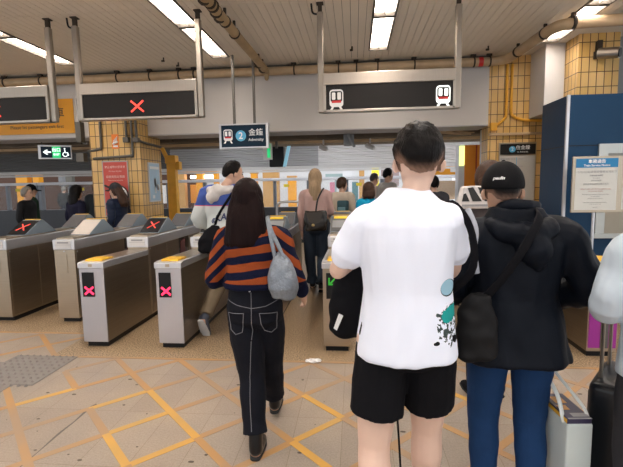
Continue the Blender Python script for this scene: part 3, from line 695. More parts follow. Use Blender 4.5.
for k, (yy, zz, rr_) in enumerate(((8.55, 2.62, .05), (8.62, 2.78, .035), (9.25, 2.5, .045))):
    o = MB().tube([(-17, yy, zz), (9, yy, zz)], [rr_] * 2, 10, False).build('service_pipe', pipelt if k != 1 else conduit, None, True)
    tag(o, ('pale dusty service pipe just behind the lower edge of the beam', 'thin grey service pipe above the others behind the beam', 'pale service pipe behind the girder above the platform')[k], 'pipe')
g = MB()
for k in range(7): g.tube([(-.5 + k * .04, 8.43, 2.9), (.3 + k * .3, 8.43, 2.62 - .02 * k), (1.6, 8.42 + .008 * k, 2.72 - .035 * k), (2.2, 8.43, 2.8 - .05 * k)], [.014] * 4, 6)
tag(g.build('cable_bundle', pipelt, None, True), 'bundle of pale cables running under the beam at the centre', 'cable')
for (x, y, z, lb) in ((-.62, 8.97, 2.5, 'small white security camera hanging over the blonde woman'), (.32, 8.97, 2.5, 'small white security camera hanging right of the junction box'), (.95, 8.97, 2.5, 'small white camera nearest the white t-shirt man')):
    t = thing('security_camera', lb, 'camera', (x, y, z)); MB().cyl((0, 0, 0), (0, 0, -.1), .018, 8).build('mount', offwhite, t); MB().tube([(-.06, .05, -.14), (.06, -.08, -.2)], [.045, .045], 12, False).build('camera_body', offwhite, t); MB().cyl((.06, -.08, -.2), (.068, -.088, -.204), .03, 12).build('lens', black, t)
t = MB().box(-.2, .0, 8.4, 8.6, 2.33, 2.53, .01).tube([(-.13, 8.35, 2.62), (-.07, 8.3, 2.42), (.0, 8.3, 2.3)], [.03] * 3, 8).build('junction_box', grey); tag(t, 'grey junction box with a white tube below the beam at the centre', 'box')
# unseen fill lights added behind the beam to brighten platform cladding, weaker at left
for k in range(8):
    x = -13.5 + k * 2.6
    t = thing('platform_fill_light', 'added fill light above the girders, unseen behind the white beam', 'ceiling light', (x, 10.9, 2.95), 0, 'added fill lights between beam and platform')
    MB().box(-.9, .9, -.08, .08, -.03, .0).build('fitting', offwhite, t); MB().box(-.85, .85, -.05, .05, -.05, -.03).build('fill_tube', mat('platform_fill_tube', (0.95, 0.97, 1), .5, emit=26 if x > -5 else 2.5), t)
# lit column with green-white sign and hanging screen
t = thing('emergency_sign', 'narrow lit green and white sign hanging beside the station sign', 'sign', (-1.60, 8.2, 2.08)); MB().box(-.1, .06, -.05, .05, 0, .3).build('sign_case', offwhite, t); MB().box(-.05, -.01, -.02, .02, .3, .45).build('hanger', conduit, t); MB().box(-.02, .04, -.056, -.05, .03, .28).build('green_strip', exitgreen, t)
t = thing('hanging_monitor', 'black hanging monitor with pale blue side panel, right of the station sign', 'monitor', (-1.58, 9.2, 1.98)); MB().box(-.19, .12, -.1, .1, 0, .42, .01).build('monitor_case', black, t); MB().prism([(.10, 0), (.17, 0), (.27, .42), (.20, .42)], 'y', -.14, -.11).build('blue_panel', mat('cyan_panel', (0.3, 0.6, 0.75), .4, emit=.3), t); MB().box(-.05, 0, -.14, -.10, .38, .54).build('hanger', conduit, t)

# platform edge barrier units
apgf = mat('apg_frame', (0.72, 0.74, 0.80), .45, 0); apgp = mat('apg_panel', (0.42, 0.43, 0.50), .45, 0, .08)
def apg():
    t = thing('platform_screen_gate', '', 'platform gate', (0, 12.0, 0))
    MB().box(-.98, .98, -.09, .09, 0, 1.0, .01).build('lower_panel', apgp, t)
    MB().box(-.99, .99, -.1, .1, 1.72, 1.8, .01).build('top_rail', apgf, t)
    MB().box(-.99, -.90, -.08, .08, 1.0, 1.72).box(.90, .99, -.08, .08, 1.0, 1.72).box(-.04, .04, -.05, .05, 1.0, 1.72).build('frame', apgf, t)
    MB().box(-.9, .9, -.012, .012, 1.0, 1.72).build('pane', glass, t)
    MB().box(.25, .4, -.015, -.012, 1.55, 1.63).build('yellow_sticker', mat('sticker', (.8, .65, .05), .5), t)
    return t
apd = mat('shaded_apg_panel', (0.045, 0.05, 0.06), .4, .2, .08); apdf = mat('shaded_apg_frame', (0.16, 0.18, 0.21), .4, .3)  # same barrier finish, with the shade of the left units put into darker colours
ap = apg(); lab = ['furthest left', 'second from the left', 'third from the left', 'behind the grey-haired person', 'behind the left tiled pillar', 'left of the hooded man', 'behind the hooded man', 'right of the hooded man', 'behind the blonde woman', 'behind the woman in the beige coat', 'behind the white t-shirt man', 'right of the white t-shirt man', 'near the orange pillar']
for i in range(13):
    o = ap if i == 0 else copy_tree(ap); o.location = (-18.2 + i * 2.0 , 12.0, 0); o['label'] = 'glazed grey platform edge gate panel, ' + lab[i]; o['group'] = 'glazed gates along the platform edge'
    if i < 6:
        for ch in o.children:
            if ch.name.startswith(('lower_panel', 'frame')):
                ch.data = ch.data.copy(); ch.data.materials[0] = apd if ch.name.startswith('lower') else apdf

# track bed, far side
o = MB().box(-18, 10, 12.6, 16.5, -1.2, -1.1).build('floor_track_bed', mat('ballast', (0.12, 0.11, 0.10), .9, 0, .3, 20)); o['kind'] = 'structure'
o = MB().box(-20, 10, 16.5, 21, -1.2, 0).build('floor_far_platform', mat('far_platform', (0.42, 0.40, 0.38), .6)); o['kind'] = 'structure'
o = MB().box(-20, -7.4, 20.6, 20.8, 0, 3.2).build('wall_far_left', mat('brown_wall', (0.075, 0.028, 0.012), .6, 0, .3, .8)); o['kind'] = 'structure'
o = MB().box(-7.4, 4.5, 20.8, 21.0, 0, 3.4).build('wall_far_centre', mat('far_white_wall', (0.72, 0.73, 0.75), .6, 0, .06)); o['kind'] = 'structure'
def block(x0, x1, y, z0, z1, m_, nm, lb, cat, d=.25, trimm=None):
    t = thing(nm, lb, cat, ((x0 + x1) / 2, y, z0)); h = (x1 - x0) / 2
    MB().box(-h, h, 0, d, 0, z1 - z0, .01).build('body', m_, t)
    if z0 > 0: MB().box(-.04, .04, d * .4, d * .6, -z0, 0).build('post', grey, t)
    if trimm: MB().box(-h - .03, h + .03, -.02, d + .02, 0, .12).box(-h - .03, h + .03, -.02, d + .02, z1 - z0 - .08, z1 - z0).build('edge_band', trimm, t)
    return t
amber = mat('amber_panel', (0.85, 0.36, 0.02), .5, 0, .15, 2); woodp = mat('wood_panel', (0.55, 0.30, 0.10), .5, 0, .2, 3)
# orange columns and boards seen across the track  (px range at depth 18)
def X18(px, y=18.0): return (px - 354.3) / 435.0 * y * 1.03
for (a, b, z0, z1, m_, lb) in ((264, 280, 0, 2.25, woodp, 'wide orange-brown column across the track, behind the railing'), (289, 297, 0, 2.0, amber, 'narrow amber column just left of the blonde woman'), (252, 258, 0, 2.2, amber, 'slim amber column just right of the striped woman'), (196, 203, 0, 2.35, amber, 'amber column across the track left of the hooded man'), (214, 218, 0, 2.35, amber, 'thin amber post across the track above the hooded shoulder'),
    (176, 184, 0, 2.3, woodp, 'brown boxed column beside the yellow post'), (20, 27, 0, 2.6, amber, 'amber column across the track at the left'), (1, 14, 0, 2.6, amber, 'wide amber board at the far left edge'), (359, 364, 0, 2.2, woodp, 'brown column across the track behind the beige coat woman'), (371, 378, 1.2, 2.25, mat('yellow_advert', (.95, .8, .05), .5, emit=.2), 'bright yellow advert board across the track')):
    block(X18(a), X18(b), 18.2, z0, z1, m_, 'far_column' if z0 == 0 else 'advert_board', lb, 'column' if z0 == 0 else 'board', .3, woodp if m_ is amber else None)
block(X18(52), X18(56), 18.0, 1.75, 2.25, grey, 'wall_cabinet', 'grey louvred cabinet on the far brown wall', 'cabinet'); block(X18(25), X18(38), 19.8, 1.7, 2.25, mat('cabinet_grey', (.16, .16, .14), .5), 'wall_cabinet', 'wide dark grey cabinet on the far brown wall above the grey-haired person', 'cabinet')
block(X18(182), X18(217), 18.4, 2.2, 2.3, amber, 'canopy_beam', 'amber beam across the far platform above a light', 'beam')
t = MB().box(X18(188), X18(212), 18.45, 18.55, 1.97, 2.1).box(X18(200) - .03, X18(200) + .03, 18.48, 18.52, 2.1, 2.2).build('far_light', mat('far_tube', (1, .9, .75), .5, emit=5)); tag(t, 'long warm light across the track left of the hooded man', 'light')
t = MB().box(X18(343), X18(352), 18.2, 18.3, 1.3, 2.2).box((X18(343) + X18(352)) / 2 - .04, (X18(343) + X18(352)) / 2 + .04, 18.2, 18.3, 0, 1.3).build('far_notice', mat('pale_notice', (.75, .75, .77), .5)); tag(t, 'pale notice panel across the track behind the beige coat woman', 'notice')
t = MB().box(X18(326), X18(346), 18.4, 18.5, 1.9, 2.05).box((X18(326) + X18(346)) / 2 - .04, (X18(326) + X18(346)) / 2 + .04, 18.4, 18.5, 0, 1.9).build('grey_board', mat('teal_board', (.32, .42, .42), .5)); tag(t, 'grey-green board across the track right of the blonde woman', 'board')
t = MB().box(X18(380), X18(397), 18.2, 18.3, 1.5, 2.3).box((X18(380) + X18(397)) / 2 - .04, (X18(380) + X18(397)) / 2 + .04, 18.2, 18.3, 0, 1.5).build('mauve_panel', mat('mauve', (.35, .27, .27), .5)); tag(t, 'mauve wall panel across the track behind the man in pale shirt', 'panel')
# white cabinets and adverts on the far wall, seen through the glass
for k, (a, b, m_, lb) in enumerate(((113, 120, white, 'white'), (130, 138, orange, 'orange'), (150, 158, white, 'white'), (186, 192, amber, 'amber'), (330, 336, mat('pinkad', (.75, .25, .35), .5), 'pink'), (352, 358, mat('tealad', (.15, .35, .4), .5), 'teal'), (372, 378, dkgrey, 'dark'))):
    block(X18(a), X18(b), 18.6, .9, 1.7, m_, 'advert_board', lb + ' advert board across the track, number of boards seen through the platform glass', 'board')['label'] = '%s advert board across the track, seen through the platform glass at %s' % (lb, ('the pillar', 'the yellow post', 'the blue poster', 'the hooded man', 'the blonde woman', 'the beige coat woman', 'the grey-haired man')[k])
# right: bright opening, orange board with sign
t = thing('orange_hoarding', 'orange board with white label in the bright opening right of the t-shirt man', 'board', (2.9, 13.2, 0))
MB().box(-.9, 1.6, 0, .1, 1.78, 2.18).build('board', amber, t); MB().box(-.1, .22, -.01, 0, 1.9, 2.06).build('white_label', white, t); MB().box(-.9, 1.6, 0, .1, 1.1, 1.65).build('lower_board', mat('peach_board', (.75, .52, .33), .6), t); MB().cyl((.15, -.01, 1.35), (.15, 0, 1.35), .09, 20).build('white_disc', white, t); MB().box(-.95, -.88, -.02, .12, 0, 2.2).box(1.55, 1.62, -.02, .12, 0, 2.2).build('post', offwhite, t)
t = thing('orange_pillar', 'tall orange panel pillar beside the tiled wall', 'pillar', (2.48, 9.7, 0)); MB().box(-.13, .19, 0, .3, 0, 2.38).build('panel', orange, t); MB().box(.1, .125, -.01, .0, 0, 2.38).build('red_seam', mat('red_seam', (.35, .04, .02), .5), t); MB().box(-.25, -.13, 0, .3, 0, 2.38).build('grey_side', apgf, t); MB().box(-.24, -.14, -.03, 0, 1.95, 2.36).build('lit_sign', mat('lit_yellow', (.85, .95, .3), .5, emit=1.0), t)
t = MB().box(2.36, 2.5, 8.5, 8.6, 0, 2.55).build('white_post', offwhite); tag(t, 'white post at the corner of the tiled wall', 'post')
# yellow steel post with brace
t = thing('yellow_post', 'yellow steel post with diagonal brace and box, right of the left tiled pillar', 'post', (-4.06, 9.5, 0))
MB().box(-.10, .10, -.08, .08, 0, 2.24, .01).build('column', yelpaint, t); MB().box(.10, .2, -.08, .08, 1.98, 2.16, .01).build('junction_box', yelpaint, t); MB().tube([(-.28, 0, 2.62), (-.02, 0, 2.05)], [.05] * 2, 8, False).build('brace', yelpaint, t); MB().box(-.12, .12, -.1, .1, 2.12, 2.3, .01).build('cap', yelpaint, t)
# trees beyond, left
b_ = bmesh.new()
for k in range(900):
    c = Vector((random.gauss(-9.9, .8), random.uniform(22, 23), random.uniform(1.2, 3.4))); r = random.uniform(.05, .14); a = random.random() * 6.3
    vs = [b_.verts.new(c + Vector((cos(a + q) * r, random.uniform(-.05, .05), sin(a + q) * r * .7))) for q in (0, 1.6, 3.1, 4.7)]; b_.faces.new(vs)
b2 = MB(); b2.bm.free(); b2.bm = b_; b2.tube([(-9.9, 22.5, 0), (-9.8, 22.5, 2.4)], [.12, .06], 8, False)
tag(b2.build('tree', mat('leaves', (.06, .3, .12), .6, 0, .4, 3)), 'green tree glimpsed between the left pillar and the yellow post', 'tree')

# ------------------------------------------------------------------ people
def sm(a, b, x):
    t = max(0.0, min(1.0, (x - a) / (b - a))); return t * t * (3 - 2 * t)
def fabric(amp=.006, fz=5.0, fh=11.0, seed=0.0):
    """soft garment folds: mostly vertical/diagonal ridges"""
    def f(c):
        v = Vector((c.x * fh + seed, c.y * fh, c.z * fz)); w_ = noise.noise(v * .5) * 1.5
        return amp * (noise.noise(v + Vector((w_, w_, w_))) + .5 * noise.noise(v * 2.2))
    return f
HR = [(-.118, .022, .022, .050), (-.10, .042, .045, .036), (-.07, .055, .068, .020), (-.035, .064, .082, .008), (0, .071, .091, 0), (.035, .075, .096, -.003), (.065, .071, .090, -.005), (.09, .058, .073, -.006), (.108, .036, .045, -.006), (.117, .012, .015, -.006)]
SK = dict(hipL=(-.09, 0, .90), kneeL=(-.10, .03, .48), ankL=(-.10, -.02, .09), hipR=(.09, 0, .90), kneeR=(.10, .03, .48), ankR=(.10, -.02, .09),
          shL=(-.175, -.005, 1.375), elL=(-.235, -.04, 1.10), wrL=(-.235, .06, .87), shR=(.175, -.005, 1.375), elR=(.235, -.04, 1.10), wrR=(.235, .06, .87), head=(0, .02, 1.582), neck=(0, -.005, 1.43), toeL=0.0, toeR=0.0)
def limb(a, b, r):
    return a.lerp(b, r)
def person(label, loc, rz=0, H=1.70, wide=1.0, J=None, sk=None, turn=0.0, nod=0.0, top=None, bottom=None, shoes=None, hair=None, voxel=.012, cap=None, collar=None, lean=0.0):
    J = {**SK, **(J or {})}; s = H / 1.70; sk = sk or skin
    t = thing('person', label, 'person', (loc[0], loc[1], loc[2] if len(loc) > 2 else 0), rz)
    P = {}
    for k, v in J.items():
        if isinstance(v, tuple): q = Vector(v); q.x *= wide; q.y += lean * max(0, q.z - .9); P[k] = q * s
    def T(z, x=0, y=0): return (x * s, (y + lean * max(0, z - .9)) * s, z * s)
    HM = Matrix.Translation(P['head']) @ Matrix.Rotation(turn, 4, 'Z') @ Matrix.Rotation(nod, 4, 'X') @ Matrix.Scale(s, 4)
    # ---- body: one continuous surface
    bm = bmesh.new()
    tor = [(.87, .10, .08), (.90, .145, .10), (.93, .155, .11), (1.03, .135, .095), (1.13, .128, .09), (1.25, .15, .10), (1.34, .155, .098), (1.40, .12, .075), (1.435, .07, .06)]
    loft(bm, [(T(z)[0], T(z)[1], z * s, rx * wide * s, ry * s) for z, rx, ry in tor])
    tube(bm, [P['neck'] - Vector((0, 0, .05 * s)), P['neck'], HM @ Vector((0, -.012, -.05))], [.06 * s, .052 * s, .050 * s], 16)
    hv = []
    nb = len(bm.verts)
    loft(bm, [(0, cy, z, rx, ry) for z, rx, ry, cy in HR], 24, 2.1)
    tube(bm, [(0, .088, .02), (0, .104, -.008), (0, .112, -.026), (0, .096, -.036)], [.009, .012, .015, .010], 8)
    tube(bm, [(-.02, .086, -.062), (0, .092, -.062), (.02, .086, -.062)], [.008] * 3, 8)
    for sx in (-1, 1):
        g = bmesh.ops.create_uvsphere(bm, u_segments=10, v_segments=8, radius=1.0)
        for v in g['verts']: v.co = Vector((sx * (.082 + v.co.x * sx * .010 + (.016 if v.co.y < 0 else 0) * abs(v.co.y)), -.004 + v.co.y * .020, -.008 + v.co.z * .032))
    bm.verts.ensure_lookup_table()
    for v in list(bm.verts)[nb:]: v.co = HM @ v.co
    for q, sg in (('L', -1), ('R', 1)):
        sh, el, wr = P['sh' + q], P['el' + q], P['wr' + q]
        tube(bm, [sh + Vector((-sg * .05 * s, 0, -.01)), sh, limb(sh, el, .35), el, limb(el, wr, .3), wr], [.045 * s, .05 * s, .044 * s, .034 * s, .037 * s, (.027 * s, .021 * s)], 14)
        d = (wr - el).normalized(); side = Vector((sg, 0, 0)); inn = Vector((-sg, .2, 0)); inn = (inn - d * inn.dot(d)).normalized(); fwd = d.cross(inn).normalized()
        if fwd.y < 0: fwd = -fwd
        pc = wr + d * .05 * s; tube(bm, [wr, pc, wr + d * .085 * s], [(.024 * s, .022 * s), (.034 * s, .024 * s), (.034 * s, .016 * s)], 12, side=fwd)
        for k in range(4):
            b0 = wr + d * (.082 + .004 * (1.5 - abs(k - 1.5))) * s + fwd * (k - 1.5) * -.0185 * s; ln = (.062, .074, .070, .054)[k] * s
            tube(bm, [b0 - d * .02 * s, b0 + d * ln * .45, b0 + d * ln * .8 + inn * .018 * s, b0 + d * ln * .85 + inn * .04 * s], [.0095 * s, .0085 * s, .008 * s, .007 * s], 8)
        th = wr + d * .03 * s + fwd * .028 * s; tube(bm, [th, th + (d + fwd * .8) * .025 * s, th + (d * 1.6 + fwd * .8) * .032 * s + inn * .01 * s], [.012 * s, .011 * s, .008 * s], 8)
        hp, kn, an = P['hip' + q], P['knee' + q], P['ank' + q]
        tube(bm, [hp + Vector((0, 0, .04 * s)), hp, limb(hp, kn, .4), kn, limb(kn, an, .3) + Vector((0, -.012 * s, 0)), limb(kn, an, .7), an], [v * s * J.get('lk', 1) for v in (.07, .085, .074, .052, .054, .04, .036)], 16)
        lift = J['toe' + q]; ft = Vector((0, cos(lift), -sin(lift))); up = Vector((0, sin(lift), cos(lift)))
        tube(bm, [an, an - up * .05 * s - ft * .02 * s, an - up * .06 * s + ft * .08 * s, an - up * .07 * s + ft * .16 * s], [.038 * s, (.036 * s, .03 * s), (.042 * s, .028 * s), (.036 * s, .016 * s)], 12)
    mobj('body', remesh(bm, voxel, 3), sk, t)
    # ---- face
    fc = MB()
    def hl(mb):
        for v in mb.bm.verts: v.co = HM @ v.co
        return mb
    for sx in (-1, 1):
        hl(MB().ball((sx * .031, .0845, .012), .011, .008, .007, 10)).build('eye', eyem, t, True)
        if hair: hl(MB().tube([(sx * .017, .092, .03), (sx * .032, .0915, .035), (sx * .047, .083, .031)], [.0035] * 3, 6)).build('eyebrow', hair['m'], t, True)
    hl(MB().ball((0, .0945, -.063), .021, .007, .006, 10)).build('mouth', lipm, t, True)
    # ---- top garment
    if top:
        e = top.get('thick', .018); hz = top.get('hem', .93); fl_ = top.get('flare', 0.0); nz = top.get('neck', 1.445); bm = bmesh.new()
        R = [(hz, .158 + e + fl_, .115 + e * 1.2 + fl_ * .7), (hz + .015, .16 + e + fl_, .118 + e * 1.2 + fl_ * .7), (hz + .1, .150 + e + fl_ * .7, .110 + e * 1.2 + fl_ * .5)]
        R += [(z, rx + e, ry + e * 1.1) for z, rx, ry in ((1.10, .143, .100), (1.20, .150, .105), (1.29, .160, .108), (1.345, .165, .104), (1.385 + (nz - 1.445) * .4, .142, .088), (1.415 + (nz - 1.445) * .7, .095, .07), (nz - .008, .068, .062), (nz, .058 + e * .3, .058)) if z > hz + .12]
        bx_ = top.get('back', 0.0)
        loft(bm, [(0, (lean * max(0, z - .9)) * s - bx_ * sm(.9, 1.2, z) * s, z * s, rx * wide * s, ry * s) for z, rx, ry in R])
        for q, sg in (('L', -1), ('R', 1)):
            sh, el, wr = P['sh' + q], P['el' + q], P['wr' + q]; a = top.get('sr', .062) * s
            if top['sleeve'] == 'long':
                tube(bm, [sh + Vector((-sg * .085 * s, 0, .01 * s)), sh + Vector((sg * .005, 0, -.01)), limb(sh, el, .4), el, limb(el, wr, .4), limb(el, wr, .94)], [a * 1.0, a * 1.08, a * .98, a * .86, a * .80, a * top.get('cuff', .62)], 16)
            elif top['sleeve'] == 'short':
                tube(bm, [sh + Vector((-sg * .085 * s, 0, .01 * s)), sh + Vector((sg * .005, 0, -.01)), limb(sh, el, .35), limb(sh, el, top.get('slen', .62))], [a * 1.0, a * 1.12, a * 1.15, a * 1.22], 18)
        me = remesh(bm, voxel, top.get('smooth', 5), top.get('fold', fabric()))
        mobj(top['name'], me, top['m'], t)
    # ---- bottom garment
    if bottom:
        bm = bmesh.new(); e = bottom.get('e', .008); wz = bottom.get('waist', 1.03)
        loft(bm, [(0, T(z)[1], z * s, rx * wide * s, ry * s) for z, rx, ry in ((.80, .11, .085), (.85, .158 + e, .112 + e), (.93, .162 + e, .118 + e), (.98, .152 + e, .108 + e), (wz, .14 + e, .10 + e))])
        for q, sg in (('L', -1), ('R', 1)):
            hp, kn, an = P['hip' + q], P['knee' + q], P['ank' + q]; k = bottom.get('r', 1.0)
            if bottom['type'] == 'shorts':
                f = bottom.get('len', .45); tube(bm, [hp + Vector((0, 0, .05 * s)), hp, limb(hp, kn, f * .5), limb(hp, kn, f)], [.07 * s, .094 * s * k, .098 * s * k, .100 * s * k], 18, caps='flat')
            else:
                f = bottom.get('len', .95); tube(bm, [hp + Vector((0, 0, .05 * s)), hp, limb(hp, kn, .4), kn, limb(kn, an, .35) + Vector((0, -.008 * s, 0)), limb(kn, an, .7), limb(kn, an, f)], [.07 * s, .094 * s, .084 * s * k, .066 * s * k, .064 * s * k, .056 * s * k, .055 * s * k * bottom.get('hemr', 1)], 16, caps='flat')
        mobj(bottom['name'], remesh(bm, voxel, 3, bottom.get('fold', fabric(.004, 9, 7, 4))), bottom['m'], t)
    if shoes:
        for q in 'LR':
            an = P['ank' + q]; lift = J['toe' + q]; ft = Vector((0, cos(lift), -sin(lift))); up = Vector((0, sin(lift), cos(lift))); bm = bmesh.new(); hi = shoes.get('high', .0)
            tube(bm, [an + up * (.01 + hi) * s, an - up * .03 * s - ft * .012 * s, an - up * .045 * s + ft * .04 * s, an - up * .055 * s + ft * .11 * s, an - up * .062 * s + ft * .175 * s], [.044 * s, (.042 * s, .048 * s), (.045 * s, .045 * s), (.048 * s, .034 * s), (.038 * s, .022 * s)], 16)
            so = mobj('shoe', remesh(bm, min(voxel, .008), 3), shoes['m'], t)
            g = MB(); g.tube([an - up * .082 * s - ft * .045 * s, an - up * .082 * s + ft * .03 * s, an - up * .082 * s + ft * .11 * s, an - up * .082 * s + ft * .205 * s], [(.03 * s, .012 * s), (.045 * s, .013 * s), (.05 * s, .013 * s), (.03 * s, .012 * s)], 14)
            g.build('sole', shoes.get('sole', rubber), so, True)
    # ---- hair
    if hair:
        st = hair['style']; th = hair.get('t', .016); nape = hair.get('nape', -.07); tuft = hair.get('tuft', .006); bm = bmesh.new(); fl_l = bm.verts.layers.float.new('fade')
        g = bmesh.ops.create_uvsphere(bm, u_segments=56, v_segments=40, radius=1.0); vs_ = g['verts']; FD = {}
        for v in vs_:
            d = v.co.copy(); bk = -d.y
            zb = nape if bk > .25 else (nape + (.075 - nape) * sm(.25, -.75, bk))
            if st == 'short' and bk > .2: zb = nape + .045 * sm(.97, .45, bk) + .008 * noise.noise(d * 9)
            if st == 'long': zb = min(zb, nape) if bk > .0 else zb
            w_ = sm(zb - .02, zb + .015, d.z * .118)
            tk = th * (1 + hair.get('vol', .6) * max(0, d.z)) * (1 - hair.get('fade', 0) * sm(.02, -.07, d.z * .118))
            n_ = noise.noise(d * 7 + Vector((hair.get('seed', 0),) * 3)) * tuft + noise.noise(d * 22) * tuft * .45
            if st == 'short': tk *= .15 + .85 * sm(zb, zb + .06, d.z * .118)
            k = (tk + n_) * w_ - (.022 + .045 * sm(0, -.6, d.z)) * (1 - w_)
            FD[v] = (1 - sm(zb + .0, zb + .05, d.z * .118)) * (1 if hair.get('fade', 0) >= .5 else 0)
            kx = k + hair.get('crown', 0) * sm(-.1, .45, d.z) * w_
            v.co = Vector((d.x * (.078 + kx), -.004 + d.y * (.099 + k), d.z * (.120 + k)))
        if st == 'long':
            L = hair['len']; R = []; n = 72; w0 = hair.get('w', .088); steps = 22
            for i in range(steps + 1):
                u = i / steps; z = .07 - u * (L + .07); rx = w0 * (.80 + .25 * sm(0, .25, u) + hair.get('sp', .0) * u) * (1 - .22 * sm(.82, 1, u)); ry = .062 * (1 + .1 * sm(0, .3, u)) * (1 - .45 * sm(.85, 1, u)); cy = -.050 - .035 * sm(.15, .5, u) + hair.get('cy', 0) * u
                ring = []
                for k in range(n):
                    a = 2 * pi * k / n; q = noise.noise(Vector((k * .9, z * 5, hair.get('seed', 0)))) * .0035 + noise.noise(Vector((cos(a) * 3, sin(a) * 3, z * 2.5 + 5))) * .006
                    zz = z - (abs(noise.noise(Vector((k * .55, 3, 1)))) * .05 if i > steps - 2 else 0)
                    ring.append(bm.verts.new(((rx + q) * cos(a), cy + (ry + q) * sin(a), zz)))
                R.append(ring)
            for i in range(steps):
                for k in range(n): bm.faces.new((R[i][k], R[i + 1][k], R[i + 1][(k + 1) % n], R[i][(k + 1) % n]))
            bm.faces.new(R[0]); bm.faces.new(R[-1][::-1])
        # counter the head turn for hair hanging down: turn only, no nod
        for v in bm.verts: v.co = HM @ v.co
        for v, q_ in FD.items(): v[fl_l] = q_
        b = MB(); b.bm.free(); b.bm = bm; b.build('hair', hair['m'], t, True)
    if cap:
        bm = bmesh.new(); g = bmesh.ops.create_uvsphere(bm, u_segments=48, v_segments=32, radius=1.0)
        for v in g['verts']:
            d = v.co.copy(); zc_ = max(d.z, -.02 / .13); c_ = sqrt(max(0, 1 - zc_ * zc_)); h_ = Vector((d.x, d.y, 0)); h_ = h_.normalized() if h_.length > 1e-5 else h_
            r = .097 if d.z > -.15 else .094
            v.co = Vector((h_.x * c_ * (r - .004), -.004 + h_.y * c_ * (r + .016), .034 + zc_ * .112))
        for v in bm.verts: v.co = HM @ v.co
        b = MB(); b.bm.free(); b.bm = bm; cp = b.build('cap', cap['m'], t, True)
        g = MB(); R2 = []
        for (yy, hw, dz) in ((.07, .078, .012), (.12, .080, .010), (.16, .066, .004), (.185, .035, -.002)):
            R2.append([(-hw, yy, dz - .012), (-hw * .5, yy + .01, dz), (0, yy + .012, dz + .004), (hw * .5, yy + .01, dz), (hw, yy, dz - .012)])
        for dz_ in (0, .006):
            V = [[g.bm.verts.new((x, y, z + dz_)) for x, y, z in r_] for r_ in R2]
            for i in range(3):
                for k in range(4): g.bm.faces.new((V[i][k], V[i][k + 1], V[i + 1][k + 1], V[i + 1][k]))
        bmesh.ops.bridge_loops(g.bm, edges=[e for e in g.bm.edges if e.is_boundary]) if False else None
        hl(g).build('brim', cap['m'], cp)
        hl(MB().ball((0, -.004, .146), .009, .009, .005, 10)).build('button', cap['m'], cp)
        t['_hm'] = 0; t['_cap'] = 0
        del t['_hm']; del t['_cap']
    return t, P, HM, s

def child(t, nm):
    for c in t.children:
        if c.name.split('.')[0] == nm: return c
def bvh(o):
    me = o.data; return BVHTree.FromPolygons([v.co.copy() for v in me.vertices], [tuple(p.vertices) for p in me.polygons])
def back_pts(tree, pts, off=.002, dirn=Vector((0, 1, 0)), start=-2.0):
    """project (x, z) points on the back (-y) side of a mesh, densified"""
    out = []
    for (a, b) in zip(pts[:-1], pts[1:]):
        n = max(2, int(((a[0] - b[0]) ** 2 + (a[1] - b[1]) ** 2) ** .5 / .012))
        for k in range(n + (1 if b == pts[-1] else 0)):
            u = k / n; x = a[0] + (b[0] - a[0]) * u; z = a[1] + (b[1] - a[1]) * u; h = tree.ray_cast(Vector((x, start, z)), dirn)
            if h[0] is not None: out.append(h[0] + h[1] * off if h[1].y < 0 else h[0] + Vector((0, -off, 0)))
    return out
def strap(mb, pts, wd, th, n=8, up=None):
    """flat band along points, width across the body normal guess"""
    mb.tube(pts, [(wd, th)] * len(pts), n, True, 'flat', 3)


# --- garment materials
def zoned(name, zs, rough=.85, warp=0.0):
    """bands by height: [(z_from, colour)...] ascending, z in metres of the wearer"""
    M = mat(name, (1, 1, 1), rough, bump=.25, bs=120); N = M.node_tree.nodes; L = M.node_tree.links; P = N['Principled BSDF']
    sp = N.new('ShaderNodeSeparateXYZ'); L.new(N['Texture Coordinate'].outputs['Object'], sp.inputs[0])
    mr = N.new('ShaderNodeMath'); mr.operation = 'DIVIDE'; L.new(sp.outputs[2], mr.inputs[0]); mr.inputs[1].default_value = 2.0
    r = N.new('ShaderNodeValToRGB'); r.color_ramp.interpolation = 'CONSTANT'; L.new(mr.outputs[0], r.inputs[0])
    while len(r.color_ramp.elements) < len(zs): r.color_ramp.elements.new(.5)
    for e, (z, c) in zip(r.color_ramp.elements, zs): e.position = z / 2; e.color = (*c, 1)
    L.new(r.outputs[0], P.inputs['Base Color']); return M
def mathn(N, L, op, a, b=0.0, c=None):
    q = N.new('ShaderNodeMath'); q.operation = op
    for i, v in enumerate((a, b) if c is None else (a, b, c)):
        if isinstance(v, (int, float)): q.inputs[i].default_value = v
        else: L.new(v, q.inputs[i])
    return q.outputs[0]
